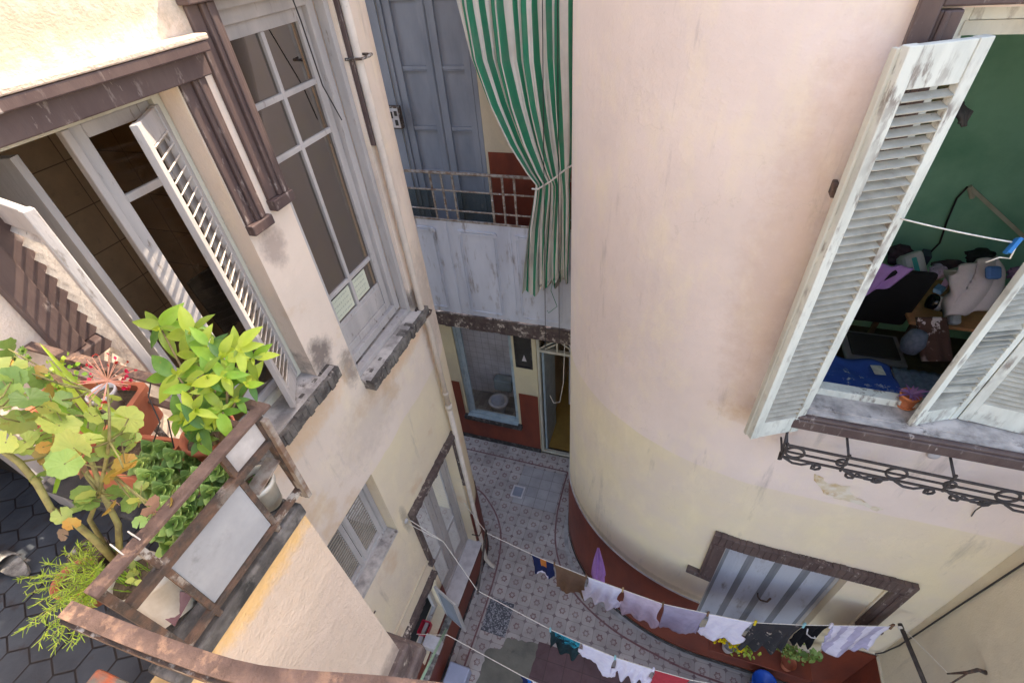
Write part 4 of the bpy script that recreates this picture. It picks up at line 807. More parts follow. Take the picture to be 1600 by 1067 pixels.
# ============================================================ plants
def leafmat(name, c, c2, tr=.35):
    mt = pm(name, c, c2, 22, .35, .65, .42, .15, 90, spec=.5, trans=tr); t = mt.node_tree; b = t.nodes['Principled BSDF']
    g_ = N(t, 'ShaderNodeNewGeometry'); src = b.inputs['Base Color'].links[0].from_socket; outs = [l.to_socket for l in src.links]
    lum = ramp(t, g_.outputs['Random Per Island'], 0, 1, .62, 1.3)
    hv = N(t, 'ShaderNodeHueSaturation'); t.links.new(src, hv.inputs['Color']); t.links.new(lum, hv.inputs['Value']); t.links.new(ramp(t, g_.outputs['Random Per Island'], 0, 1, .515, .485), hv.inputs['Hue'])
    c_ = mix(t, ramp(t, noise(t, 60, 4, .7), .62, .70, 0, .5), hv.outputs[0], (.30, .20, .06))
    for o_ in outs: t.links.new(c_, o_)
    return mt
G1 = leafmat('fresh_green_leaf', (.18, .38, .03), (.26, .46, .05)); G2 = leafmat('lime_leaf', (.34, .48, .04), (.42, .52, .07)); G3 = leafmat('deep_green_leaf', (.07, .19, .03), (.12, .27, .04))
YG = leafmat('yellow_green_leaf', (.46, .52, .13), (.36, .46, .11)); OR = leafmat('orange_leaf', (.46, .25, .05), (.44, .32, .07)); PG = leafmat('pale_green_leaf', (.28, .42, .11), (.22, .36, .08)); PK = leafmat('dry_pink_leaf', (.42, .25, .17), (.36, .22, .15))
SU = leafmat('fleshy_leaf', (.17, .32, .07), (.28, .42, .11), .15); SU2 = leafmat('fleshy_light_leaf', (.36, .50, .14), (.26, .40, .11), .15)
STEM = pm('woody_stem', (.22, .17, .08), (.13, .09, .05), 30, bmp=.5); GST = pm('green_stem', (.27, .25, .09), (.17, .14, .06), 40, bmp=.3); RED = leafmat('red_petal', (.60, .015, .03), (.45, .01, .04), .2); PST = pm('pink_stalk', (.62, .30, .22), (.5, .25, .15), 40, bmp=0)
def frame_of(d, n):
    d = d.normalized(); n = (n-d*n.dot(d)); n = n.normalized() if n.length > 1e-4 else d.orthogonal().normalized(); return d, d.cross(n), n
def rnd(s_=1.): return Vector((random.uniform(-s_, s_), random.uniform(-s_, s_), random.uniform(-s_, s_)))
def leaf(mb, base, d, n, L, W, mi=0, fold=.25, curl=.25, seg=7, prof=None, wave=0.):
    d, s_, n = frame_of(d, n); o = len(mb.v)
    for k in range(seg+1):
        t_ = k/seg; w_ = (prof(t_) if prof else math.sin(math.pi*min(1, t_*1.02)**.85)**.8 if 0 < t_ < .98 else .02)*W/2
        c = base+d*(L*t_)-n*(curl*L*t_*t_)
        for j in (-1, -.5, 0, .5, 1): mb.v.append(c+s_*(w_*j)+n*(fold*abs(j)*w_+wave*w_*math.sin(t_*19+j*2)*abs(j)))
    for k in range(seg):
        for j in range(4):
            a = o+k*5+j; mb.f.append([a, a+1, a+6, a+5]); mb.mi.append(mi)
def disk_leaf(mb, c, n, R_, mi=0, up_=None, cup=.18, lobes=8):
    up_ = up_ or rnd(); d, s_, n = frame_of(up_, n); o = len(mb.v); K = 49; mb.v.append(c-n*R_*cup*.6)
    for ring, fr in ((0, .35), (1, .7), (2, 1.0)):
        for k in range(K):
            a = -math.pi+.16+(2*math.pi-.32)*k/(K-1); lob = 1+.06*math.cos(a*lobes)*fr+.02*math.cos(a*lobes*3)*fr
            r_ = R_*fr*lob*(1-.10*(1+math.cos(a+math.pi))*fr*0)
            z = cup*R_*(fr**2)*.5+.026*R_*fr*math.cos(a*lobes*2)+.09*R_*fr*fr*math.sin(a*2+c.x*60)
            mb.v.append(c+d*(r_*math.cos(a))+s_*(r_*math.sin(a))+n*(z-R_*cup*.3))
    for k in range(K-1):
        mb.f.append([o, o+1+k, o+2+k]); mb.mi.append(mi)
        for q in (0, 1): a = o+1+q*K+k; mb.f.append([a, a+K, a+K+1, a+1]); mb.mi.append(mi)
def tocam(p): return (CAM-p).normalized()
# --- bushy shrub
random.seed(5)
sh = thing('potted_shrub', 'bushy lime green shrub leaning out over the railing corner', 'plant', az(345, 700, 6.72))
base = az(345, 705, 6.72); tips = []
clusters = [(250, 512, 7.00, 62), (300, 520, 7.02, 60), (312, 553, 7.0, 48), (345, 560, 7.04, 50), (372, 545, 7.06, 46), (395, 560, 7.02, 44), (352, 590, 7.02, 52), (385, 600, 6.98, 44), (330, 610, 6.98, 48), (305, 640, 6.95, 46), (345, 640, 6.94, 46), (320, 665, 6.90, 48), (285, 655, 6.9, 42), (275, 585, 6.99, 55), (325, 585, 7.03, 48), (365, 625, 6.95, 42), (310, 690, 6.86, 42), (330, 540, 7.03, 44), (300, 600, 6.96, 40)]
stems = MB(); lv = MB(); forks = [az(335, 650, 6.86), az(352, 655, 6.86), az(318, 640, 6.88)]
for f in forks: stems.tube([base+Vector((random.uniform(-.01, .01), random.uniform(-.01, .01), 0)), base.lerp(f, .5)+rnd(.012), f], [.008, .007, .005], 8)
for (px, py, z, L_) in clusters:
    c = az(px, py, z); f = min(forks, key=lambda q: (q-c).length); midp = f.lerp(c, .5)+Vector((0, 0, -.01)); stems.tube([f, midp, c-Vector((0, 0, .012))], [.0045, .0035, .0025], 6)
    Lm = L_*1.32/FPX*((CAM-c).length)*.64; n_l = 6
    for k in range(n_l):
        a = 2*math.pi*k/n_l+random.uniform(-.35, .35); d = (rt*math.cos(a)+up*math.sin(a))*1.0+tocam(c)*random.uniform(-.15, .45)+Vector((0, 0, .1))
        n = tocam(c)*.8+Vector((0, 0, .5))+rnd(.35); sz = Lm*random.uniform(.6, 1.05); st0 = c+rnd(.008)-tocam(c)*random.uniform(0, .05)
        leaf(lv, st0, d, n, sz, sz*random.uniform(.34, .44), random.choice((0, 0, 1, 1, 2)), .22, random.uniform(.1, .4), 8, wave=.07)
    for k in range(3): leaf(lv, c, tocam(c)*.7+rnd(.6), tocam(c)+rnd(.5), Lm*.35, Lm*.13, 1, .3, .1)
stems.build('stem', STEM, sh, smooth=True); lv.build('leaves', [G1, G2, G3], sh, smooth=True)
# --- geranium
ge = thing('geranium', 'leggy geranium with yellowing round leaves and one red flower head', 'plant', az(178, 880, 6.62))
stm = MB(); gl = MB(); 
B0 = az(178, 875, 6.66)
main = [B0, az(150, 845, 6.78), az(112, 812, 6.85), az(80, 795, 6.9), az(58, 755, 6.97), az(30, 722, 7.03), az(2, 702, 7.08), az(-20, 640, 7.12)]
stm.tube(smooth_path3 := [p for p in main], [.009, .0085, .008, .0075, .0082, .0072, .007, .006], 10)
tall = [B0, az(140, 812, 6.80), az(155, 770, 6.88), az(164, 730, 6.97), az(171, 690, 7.04), az(171, 650, 7.10), az(168, 600, 7.15)]
stm.tube(tall, [.007, .006, .005, .0048, .0038, .0027, .0022], 8)
woody = [B0+Vector((.01, .01, 0)), az(185, 820, 6.75), az(160, 770, 6.80), az(145, 725, 6.86), az(130, 700, 6.92), az(142, 650, 6.98), az(140, 610, 7.0)]
stm.tube(woody, [.009, .008, .007, .006, .005, .0035, .0025], 9)
stm.tube([az(160, 770, 6.80), az(138, 745, 6.84), az(118, 705, 6.86), az(110, 690, 6.88)], [.008, .007, .006, .004], 8)
gle = [(14, 572, 26, 1, 7.1), (46, 622, 34, 3, 7.1), (18, 620, 26, 3, 7.08), (8, 690, 22, 1, 7.1), (92, 662, 42, 1, 7.08), (112, 700, 46, 1, 7.10), (88, 702, 40, 4, 7.0), (110, 718, 42, 4, 7.02), (193, 732, 27, 4, 7.0), (178, 680, 25, 1, 7.03), (200, 655, 30, 1, 7.02), (150, 640, 18, 3, 7.0), (186, 770, 22, 3, 6.88), (206, 782, 24, 3, 6.90), (96, 805, 16, 1, 6.92), (135, 785, 22, 3, 6.9), (112, 818, 14, 4, 6.9), (130, 772, 20, 3, 6.92), (60, 590, 22, 0, 7.05), (10, 545, 22, 3, 7.08), (128, 735, 16, 5, 6.95), (236, 790, 22, 5, 6.93), (242, 800, 14, 5, 6.9), (30, 660, 26, 1, 7.06), (152, 660, 20, 0, 6.98), (-6, 600, 26, 3, 7.1), (75, 640, 22, 1, 7.04), (118, 648, 18, 3, 7.0), (60, 745, 14, 3, 6.98), (165, 700, 20, 1, 7.02), (95, 625, 20, 3, 7.0), (98, 835, 12, 5, 6.88), (158, 635, 22, 1, 7.0), (205, 690, 16, 3, 6.96), (18, 592, 24, 3, 7.1), (40, 690, 24, 1, 7.08)]
random.seed(9)
allp = [p for P_ in (main, tall, woody) for p in P_]
for (px, py, rp, mi, z) in gle:
    c = az(px, py, z); R_ = rp/FPX*(CAM-c).length*(.48 if rp > 30 else .58); n = tocam(c)*.45+Vector((0, 0, .55))+rnd(.75)
    disk_leaf(gl, c, n, R_, {0: 0, 1: 1, 3: 3, 4: 4, 5: 5}[mi], rnd())
    for q_ in range(2 if mi != 4 and rp > 18 else 1 if rp > 18 else 0):
        c2 = c+rnd(.055)-Vector((0, 0, .025)); disk_leaf(gl, c2, n+rnd(.9), R_*random.uniform(.45, .9), random.choice((0, 1, 1, 3, 3, 3, 5) if q_ else (1, 4, 3)), rnd()); stm.tube([c-Vector((0, 0, .03)), c2], .0013, 5)
    s0 = min(allp, key=lambda q: (q-c).length); stm.tube([s0, s0.lerp(c, .5)-Vector((0, 0, .01)), c-n.normalized()*R_*.1], [.0028, .0022, .0018], 6)
fh = az(168, 595, 7.155); fl_ = MB(); fs = MB()
for k in range(34):
    a = random.uniform(0, 6.28); e = random.uniform(-.1, 1); d = (rt*math.cos(a)*1.25+up*(math.sin(a)*.8+.25)+tocam(fh)*e*.5).normalized(); L_ = random.uniform(.03, .066); q = fh+d*L_
    fs.tube([fh, q], .0009, 5); 
    for j in range(1 if k % 3 else 5): leaf(fl_, q, d+rnd(.8), d+rnd(.5), .009, .006, 0, .2, .1, 4)
stm.build('stem', GST, ge, smooth=True); gl.build('leaves', [PG, YG, YG, PG, OR, PK], ge, smooth=True); f_ = fs.build('flower_head', PST, ge); fl_.build('petals', RED, f_)
# --- fleshy jade plant
random.seed(12)
jd = thing('jade_plant', 'fleshy round leaved succulent spilling under the rusty side rail', 'plant', az(310, 790, 6.55)); jm = MB(); js = MB()
spots_ = [(255, 700), (270, 715), (285, 735), (300, 715), (318, 740), (335, 735), (345, 750), (258, 745), (275, 760), (295, 775), (312, 790), (290, 800), (270, 790), (255, 770), (240, 760), (300, 830), (285, 845), (255, 800), (330, 770), (240, 720), (230, 745), (320, 815), (268, 850), (350, 735), (362, 740), (300, 750), (245, 830), (225, 770), (275, 820), (222, 722), (236, 700)]
for (px, py) in spots_:
    c = az(px+random.uniform(-4, 4), py+random.uniform(-4, 4), 6.72+random.uniform(-.05, .06)); js.tube([c-Vector((0, 0, .12))+rnd(.02), c], .003, 6)
    mi = random.choice((0, 0, 1))
    for k in range(10):
        a = 2*math.pi*k/10*2.3; fr = .35+.65*k/10; d = (rt*math.cos(a)+up*math.sin(a))*fr+tocam(c)*(1.0-fr*.9); leaf(jm, c-tocam(c)*.012*fr, d, tocam(c), .030+.016*fr, .025+.010*fr, mi, .06, -.10, 6, prof=lambda t_: max(.05, math.sin(math.pi*t_**.62)**.75) if t_ < 1 else .05)
js.build('stem', STEM, jd); jm.build('leaves', [SU, SU2], jd, smooth=True, solid=.002)
# --- feathery fern
random.seed(21)
fe = thing('feathery_fern', 'feathery yellow green fern hanging over the tiled landing floor', 'plant', az(150, 900, 6.5)); fm_ = MB(); fst = MB()
root = az(172, 905, 6.60)
ends = [(25, 905), (40, 930), (60, 900), (70, 960), (35, 985), (60, 1005), (85, 1015), (110, 1010), (95, 985), (120, 975), (70, 880), (100, 860), (120, 850), (140, 862), (115, 900), (90, 930), (130, 940), (55, 945), (100, 945), (145, 910), (45, 915), (80, 1000), (125, 1000), (110, 880), (135, 985), (150, 890), (60, 975), (140, 845), (125, 870), (95, 965)]
for (px, py) in ends:
    e = az(px, py, 6.66+random.uniform(-.06, .08)); mid_ = root.lerp(e, .5)+Vector((0, 0, .05)); pts = [root.lerp(mid_, t_/5).lerp(mid_.lerp(e, t_/5), t_/5) for t_ in range(6)]; fst.tube(pts, .0010, 5)
    for k in range(46):
        t_ = .25+.75*k/46; c = root.lerp(mid_, t_).lerp(mid_.lerp(e, t_), t_); ax_ = (e-mid_).normalized(); d = ax_*random.uniform(.2, .9)+rnd(.9); leaf(fm_, c, d, tocam(c), random.uniform(.012, .026), .0020, random.choice((0, 0, 1)), 0, random.uniform(0, .3), 2, prof=lambda t_: 1-.5*t_)
fst.build('stem', GST, fe); fm_.build('needles', [leafmat('fern_needle', (.38, .52, .04), (.28, .44, .04), .3), G2], fe)
# --- strap leaves
sp = thing('strap_leaved_plant', 'strap leaved plant with long arching blades in the terracotta trough', 'plant', az(150, 660, 6.7)); mb = MB()
for (p, q, w_, mi) in (((118, 600), (62, 536), .016, 1), ((128, 640), (75, 560), .020, 1), ((150, 670), (60, 590), .026, 0), ((160, 672), (70, 620), .024, 0), ((190, 650), (95, 580), .02, 1), ((165, 690), (110, 655), .022, 0), ((60, 745), (105, 700), .012, 0)):
    a, b_ = az(p[0]+25, p[1]+25, 6.84), az(q[0], q[1], 7.05); leaf(mb, a, b_-a, tocam(a), (b_-a).length, w_, mi, .35, .05, 10, prof=lambda t_: (1-t_)**.4*(.6+.4*min(1, t_*4)))
mb.build('leaves', [G1, G2], sp, smooth=True)
# --- small succulents and trailing herb at the far left
random.seed(31)
ro = thing('rosette_succulent', 'clump of small pale rosettes at the far left end of the landing', 'plant', az(20, 540, 6.85)); mb = MB()
for (px, py, s_) in ((8, 520, 1), (28, 530, 1.1), (14, 545, 1), (36, 548, .9), (22, 560, 1), (0, 535, 1), (44, 560, .8), (10, 575, 1.1), (35, 575, 1), (48, 580, .9), (-5, 560, 1), (5, 505, .8)):
    c = az(px, py, 6.93+random.uniform(-.02, .03))
    for k in range(22):
        a = k*2.4; fr = (k/22)**.6; d = (rt*math.cos(a)+up*math.sin(a))*fr+tocam(c)*(1.05-fr); leaf(mb, c-tocam(c)*.008*fr, d, tocam(c), .022*s_*(.5+.5*fr), .009*s_, 0, .2, -.1, 3)
mb.build('leaves', [PG], ro, smooth=True)
tr_ = thing('trailing_herb', 'small leaved trailing herb behind the strap leaves', 'plant', az(95, 610, 6.8)); mb = MB(); ms_ = MB()
for k in range(150):
    px, py = random.gauss(95, 16), random.gauss(600, 20); c = az(px, py, 6.9+random.uniform(-.05, .04)); leaf(mb, c, rnd()+tocam(c)*.3, tocam(c)+rnd(.5), .016, .014, random.choice((0, 1)), .1, .1, 4)
    if k % 8 == 0: ms_.tube([c-Vector((0, 0, .12)), c], .0012, 5)
mb.build('leaves', [G1, G2], tr_); ms_.build('stem', GST, tr_)
gs = thing('grass_shoots', 'thin shoots and small yellow leaves growing from the mossy bowl', 'plant', (-1.33, .20, 6.53)); mb = MB(); random.seed(8)
for k in range(40):
    b0 = Vector((-1.33+random.gauss(0, .025), .20+random.gauss(0, .025), 6.53)); leaf(mb, b0, Vector((random.gauss(0, .4), random.gauss(0, .4), 1)), Vector((1, 0, 0)), random.uniform(.02, .13), .003, 0, 0, .3, 4)
for k in range(9): 
    c = az(200+random.uniform(-10, 14), 900+random.uniform(-14, 14), 6.64); leaf(mb, c, rnd(), tocam(c)+rnd(.3), .022, .016, 1, .1, .1, 4)
mb.build('leaves', [G1, YG], gs)
gp = MB(); random.seed(4)
for k in range(16):
    c = Vector((-1.125+random.gauss(0, .02), .525+random.gauss(0, .02), 6.63)); leaf(gp, c, rnd()+Vector((0, 0, .8)), tocam(c)+rnd(.5), .02, .012, 0, .1, .1, 4)
solo(gp, 'seedling', G3, 'little dark seedlings in the small white corner pot', 'plant')

# ============================================================ striped curtain and lines at the rear balcony
def stripes():
    mt, t, b = nodes('green_white_striped_cloth')
    uv = N(t, 'ShaderNodeUVMap'); s_ = N(t, 'ShaderNodeSeparateXYZ'); t.links.new(uv.outputs[0], s_.inputs[0])
    fr = math_(t, 'FRACT', math_(t, 'MULTIPLY', s_.outputs[0], 11)); f = ramp(t, fr, .54, .56); f2 = ramp(t, fr, .97, .99)
    c = mix(t, math_(t, 'SUBTRACT', f, f2), (.70, .65, .59), (.035, .23, .13)); c = mix(t, ramp(t, noise(t, 4, 5), .45, .7, 0, .25), c, (.25, .24, .22))
    t.links.new(c, b.inputs['Base Color']); b.inputs['Roughness'].default_value = .9; b.inputs['Specular IOR Level'].default_value = .1
    bump(t, b, noise(t, 160, 2), .25, .004); return mt
cu = thing('striped_curtain', 'green and off white striped curtain gathered with a cord before the balcony', 'curtain', (-1.5, 5.08, 4.1))
rows = [(0, 7.9, -2.30, -1.10, .05), (.12, 7.3, -2.27, -1.12, .055), (.22, 6.85, -2.21, -1.12, .06), (.32, 6.45, -2.06, -1.12, .06), (.42, 6.05, -1.86, -1.13, .05), (.49, 5.74, -1.66, -1.15, .04), (.53, 5.60, -1.55, -1.16, .03), (.58, 5.45, -1.58, -1.15, .035), (.70, 5.0, -1.68, -1.14, .05), (.85, 4.5, -1.75, -1.14, .055), (1, 4.05, -1.79, -1.14, .06)]
def cur(u_, v_):
    for i in range(len(rows)-1):
        if v_ <= rows[i+1][0]+1e-9: break
    a, b_ = rows[i], rows[i+1]; f = (v_-a[0])/(b_[0]-a[0]); f = f*f*(3-2*f)*.4+f*.6
    z, xl, xr, am = [a[k]+(b_[k]-a[k])*f for k in (1, 2, 3, 4)]
    x = xl+(xr-xl)*(u_**(1.0+.25*(1-abs(v_-.5)*2)))
    y = 5.07+am*math.sin(u_*2*math.pi*4+1.3*math.sin(v_*4))+am*.45*math.sin(u_*2*math.pi*11+v_*5)+.02*math.sin(v_*9+u_*3)
    if v_ > .97: z += .38*max(0, u_-.25)
    z += .06*math.sin(u_*2*math.pi*5+1.0)*(v_ > .9)*(v_-.9)*10*.3
    if v_ > .55: z += (v_-.55)/.45*.30*max(0, u_-.3)
    x += .010*math.sin(u_*40+v_*3)
    return (x, y, z)
mb = MB(); nu, nv = 150, 80; mb.grid(cur, nu, nv); mb.uv = [(i/nu, j/nv) for j in range(nv+1) for i in range(nu+1)]
mb.build('cloth', stripes(), cu, smooth=True)
mb = MB(); mb.tube([(-1.57, 5.0, 5.57), (-1.50, 4.965, 5.58), (-1.35, 4.97, 5.68), (-1.2, 5.0, 5.80), (-1.08, 5.1, 5.86)], .010, 8); mb.build('tie_cord', 'cord', cu, smooth=True)
mb = MB(); mb.tube([(-1.33, 5.0, 4.45), (-1.38, 4.99, 4.2), (-1.30, 4.99, 3.95), (-1.42, 4.99, 3.82), (-1.44, 4.99, 3.86)], .004, 6); mb.build('loose_thread', pm('green_thread', (.02, .2, .1), None, 5, bmp=0), cu)
for k, (a, b_, lab) in enumerate((((-1.24, 4.98, 8.6), (-1.275, 4.98, 3.3), 'black cable dropping past the curtain edge, nearest the curved wall'), ((-1.35, 4.96, 8.6), (-1.475, 4.96, 3.2), 'black cable hanging down in front of the striped curtain'))):
    mb = MB(); mb.tube([a, Vector(a).lerp(Vector(b_), .5), b_], .0045, 6); solo(mb, 'hanging_cable', 'cable', lab, 'cable')
mb = MB(); mb.tube([(-1.20, 5.0, 3.3), (-1.22, 4.98, 2.5), (-1.28, 4.98, 2.05), (-1.38, 4.98, 2.0), (-1.44, 4.99, 2.15)], .005, 6); solo(mb, 'dangling_string', 'cord', 'pale looped cord dangling before the corridor door', 'cord', smooth=True)

# ============================================================ washing lines and laundry
def sag(a, b_, s_=.02, n=10): a, b_ = Vector(a), Vector(b_); return [a.lerp(b_, k/n)-Vector((0, 0, s_*4*(k/n)*(1-k/n))) for k in range(n+1)]
ZL = 2.2
def Z1(px): return ZL+.55*max(0, (px-900)/500)
L1 = [az(x, y, Z1(x)) for x, y in ((760, 832), (840, 870), (915, 900), (1035, 943), (1105, 958), (1175, 972), (1255, 976), (1395, 978), (1407, 979))]
L2 = [az(746, 922, ZL), az(860, 983, ZL), az(905, 1003, ZL), az(960, 1026, ZL), az(1020, 1045, ZL), az(1080, 1062, ZL), az(1300, 1100, ZL)]
L3 = [az(698, 991, ZL), az(815, 1055, ZL), az(900, 1095, ZL)]
for k, (L_, lab) in enumerate(((L1, 'far washing line sagging along the curved wall'), (L2, 'middle washing line running out from the dark spreader bar'), (L3, 'near washing line tied to the mint green pole'))):
    mb = MB(); mb.tube(L_, .0042, 6); solo(mb, 'washing_line', 'cord', lab, 'washing line', 'washing lines across the courtyard')
A = ax(640, 812, -2.09); Bk = az(693, 846, 2.75); mb = MB(); mb.tube([A, ax(693, 846, -1.85), az(746, 922, ZL)], .0042, 6); mb.tube(sag(ax(693, 846, -1.85), ax(640, 812, -2.09)+Vector((0, -.03, -.02)), .01), .0035, 6); solo(mb, 'anchor_cord', 'cord', 'pale cord from the wall hook down to the dark spreader bar', 'cord')
mb = MB(); mb.tube([(-2.11, 2.95, 2.02), az(760, 832, ZL)], .0042, 6); solo(mb, 'anchor_cord', 'cord', 'short cord from the downpipe to the end of the far washing line', 'cord')
mb = MB(); mb.tube([ax(651, 990, -2.09), az(700, 992, ZL)], .0042, 6); solo(mb, 'anchor_cord', 'cord', 'short cord from the ledge wall to the mint green pole', 'cord')
mb = MB(); mb.tube([az(760, 828, ZL), az(746, 928, ZL)], .014, 8); solo(mb, 'spreader_bar', 'iron', 'dark iron bar holding the ends of two washing lines', 'bar', smooth=True)
mb = MB(); mb.tube([ax(697, 983, -1.62), ax(655, 1068, -1.42), ax(636, 1108, -1.34)], .013, 8); solo(mb, 'mint_pole', 'mint', 'mint green pole leaning by the cornice of the landing', 'pole', smooth=True)
bpo = thing('black_pole', 'black metal pole holding the right end of the washing line', 'pole', (2.4, 1.6, 2.77))
mb = MB(); mb.tube([az(1406, 974, 2.77), az(1445, 1067, 2.77), az(1475, 1140, 2.77)], .019, 10); mb.build('tube', 'iron', bpo, smooth=True); mb = MB(); mb.tube([az(1406.5, 979, 2.77), az(1408, 983, 2.77)], .021, 10); mb.build('cord_wrap', 'cord', bpo)
hk = thing('wall_bracket', 'rusty hooked bracket with a guy cord on the side wall', 'bracket', ax(1535, 1048, 2.79))
mb = MB(); mb.tube([ax(1540, 1050, 2.798), ax(1528, 1046, 2.72), ax(1512, 1050, 2.70), ax(1480, 1052, 2.65)], [.018, .014, .012, .005], 8); mb.tube([ax(1514, 1050, 2.70), ax(1478, 1072, 2.62)], .006, 6); mb.build('hook', 'rust_dark', hk, smooth=True)
mb = MB(); mb.tube([az(1410, 980, 2.77), ax(1480, 1050, 2.66)], .003, 6); mb.build('guy_cord', 'cord', hk)
wc = MB(); wc.tube([ax(1640, 850, 2.785), ax(1600, 880, 2.785), ax(1500, 945, 2.785), ax(1440, 985, 2.785), ax(1405, 1008, 2.785), ax(1380, 1019, 2.77), ay(1368, 1021, 2.655)], .007, 8); solo(wc, 'wall_cable', 'cable', 'black cable clipped diagonally across the side wall', 'cable', smooth=True)

cn = {}
def cm(name, c, c2=None, sc=14): 
    if name not in cn: cn[name] = cloth_mat(name, c, c2, sc)
    return cn[name]
def hang(name, label, cat, a, b_, drop, mats, bottom=None, folds=3, amp=.018, sleeves=None, mat_fn=None, seed=0, shift=(0, 0), sleeve=None, group='washing hung along the far line'):
    drop *= 2.6; amp *= 1.1; random.seed(seed); a, b_ = Vector(a), Vector(b_); u_ = (b_-a); n_ = Vector((-u_.y, u_.x, 0)).normalized(); ph = random.uniform(0, 6)
    prof = bottom or (lambda t_: 1)
    def fn(s_, v_):
        d = drop*prof(s_)*v_
        if sleeve is None: sl = 0
        else: sl = sleeve*(min(1, max(0, (v_-.60)/.08)) - .75*min(1, max(0, (v_-.90)/.08)))
        d -= drop*.08*max(0, 1-abs(s_-.5)*6)*(v_ > .9)*(sleeve is not None)
        p = a+u_*(.5+(s_-.5)*(1-.10*math.sin(v_*3.1)+2*sl))-Vector((0, 0, d))
        p += n_*(amp*v_*math.sin(s_*folds*6.28+ph+v_*1.5)+.004*math.sin(s_*40+v_*20)*v_+.012*v_*math.sin(s_*3+ph))
        p += u_.normalized()*(shift[0]*v_+shift[1]*v_*v_*(s_-.5)+.008*v_*math.sin(v_*9+s_*8)); p.z += -.010*math.sin(math.pi*s_)+.002*math.sin(s_*folds*6.28*2+ph)*v_
        return p
    mb = MB(); nu, nv = 34, 22; mb.grid(fn, nu, nv)
    if mat_fn:
        mb.mi = [mat_fn((k % nu)/nu, (k//nu)/nv) for k in range(nu*nv)]
    return solo(mb, name, mats, label, cat, group, smooth=True, solid=.004)
def on(L_, px, py): # nearest point of a line to a sight position
    t_ = az(px, py, Z1(px) if L_ is L1 else ZL); best = None
    for i in range(len(L_)-1):
        d = L_[i+1]-L_[i]; f = max(0, min(1, (t_-L_[i]).dot(d)/d.dot(d))); q = L_[i]+d*f
        if best is None or (q-t_).length < best[0]: best = ((q-t_).length, q)
    return best[1]
def shirt_b(l=.9, r_=.95, w_=.12):
    l = max(l, .86); r_ = max(.86, min(r_, 1.06))
    def f(t_):
        e = 1.0
        if t_ < w_: e = l+(1-l)*(t_/w_)
        if t_ > 1-w_: e = r_+(1-r_)*((1-t_)/w_)
        return e+.02*math.sin(t_*17)
    return f
rag = lambda s_: (lambda t_: .95+.05*math.sin(t_*7+s_)+.02*math.sin(t_*31+s_))
white = cm('white_cotton', (.82, .78, .90), (.72, .68, .84)); mauve = cm('mauve_cotton', (.66, .54, .66)); purple = cm('greyed_purple_cloth', (.42, .37, .50)); navy = cm('navy_cloth', (.02, .03, .10)); tan_ = cm('tan_cloth', (.22, .13, .085)); black = cm('black_cloth', (.015, .015, .018)); printed = pm('black_printed_cloth', (.03, .028, .035), (.04, .04, .045), 6, c3=(.40, .33, .28), sc3=16, lo3=.64, hi3=.66, rough=.95); orange = cm('orange_trim', (.6, .2, .05)); teal = pm('teal_printed_cloth', (.0, .30, .42), (.0, .36, .5), 6, c3=(.0, .02, .03), sc3=26, lo3=.48, hi3=.5, rough=.95); darkteal = pm('dark_teal_cloth', (.01, .035, .045), (.015, .06, .07), 20, rough=.95); red = cm('red_cloth', (.52, .06, .08)); lilac = cm('lilac_cloth', (.50, .27, .62)); stripe1 = cm('pale_lavender_stripe', (.76, .72, .86)); stripe2 = cm('grey_lavender_stripe', (.50, .46, .64))
P1 = lambda x, y: on(L1, x, y)
hang('trunks', 'small navy trunks with an orange trim, first on the far line', 'trunks', P1(830, 866), P1(866, 882), .17, [navy, orange, white], shirt_b(1.2, .8, .3), 2, .02, mat_fn=lambda s_, v_: 1 if (.38 < s_ < .62 and v_ < .45) else 2 if v_ > .86 and .2 < s_ < .7 else 0, seed=1)
hang('towel', 'tan brown towel sagging from the far line', 'towel', P1(866, 882), P1(916, 903), .26, tan_, rag(1), 1.5, .03, seed=2)
hang('t_shirt', 'white t-shirt next to the tan towel', 't-shirt', P1(918, 905), P1(972, 925), .24, white, shirt_b(.7, .95), 3, .03, sleeve=0.12, seed=3, shift=(-.05, 0))
hang('t_shirt', 'pale mauve t-shirt between the white one and the grey purple one', 't-shirt', P1(973, 926), P1(1036, 944), .25, mauve, shirt_b(.6, 1.1), 2.5, .02, sleeve=0.08, seed=4)
hang('t_shirt', 'grey purple t-shirt hung flat on the far line', 't-shirt', P1(1037, 944), P1(1106, 959), .24, purple, shirt_b(.8, 1.1), 1.5, .015, seed=5)
hang('t_shirt', 'white t-shirt above the yellow flowers', 't-shirt', P1(1108, 959), P1(1176, 973), .24, white, shirt_b(.6, 1.25), 2, .02, sleeve=0.12, seed=6)
hang('trousers', 'black printed trousers with scattered pale flecks', 'trousers', P1(1178, 973), P1(1256, 976), .28, printed, lambda t_: 1-.35*math.exp(-((t_-.47)/.05)**2), 3, .035, seed=7)
hang('vest', 'small black vest on a white hanger', 'vest', P1(1258, 976), P1(1297, 977), .20, black, rag(3), 3, .04, seed=8)
hang('striped_shirt', 'lavender shirt with broad stripes, last on the far line', 'shirt', P1(1299, 977), P1(1395, 978), .24, [stripe1, stripe2], lambda t_: (.35+.9*t_/.35 if t_ < .35 else 1.25-.1*t_) if t_ < .9 else .9, 2, .03, mat_fn=lambda s_, v_: int(((s_-v_*.1)*7) % 2), seed=9)
mb = MB(); c0 = P1(1262, 976); mb.tube([c0+Vector((0, -.03, -.01)), c0+Vector((.01, -.05, -.08)), c0+Vector((.06, -.05, -.13)), c0+Vector((.10, -.05, -.12)), c0+Vector((.08, -.05, -.09))], .006, 6); solo(mb, 'clothes_hanger', 'marble', 'white hook of a hanger over the black vest', 'hanger', smooth=True)
P2 = lambda x, y: on(L2, x, y)
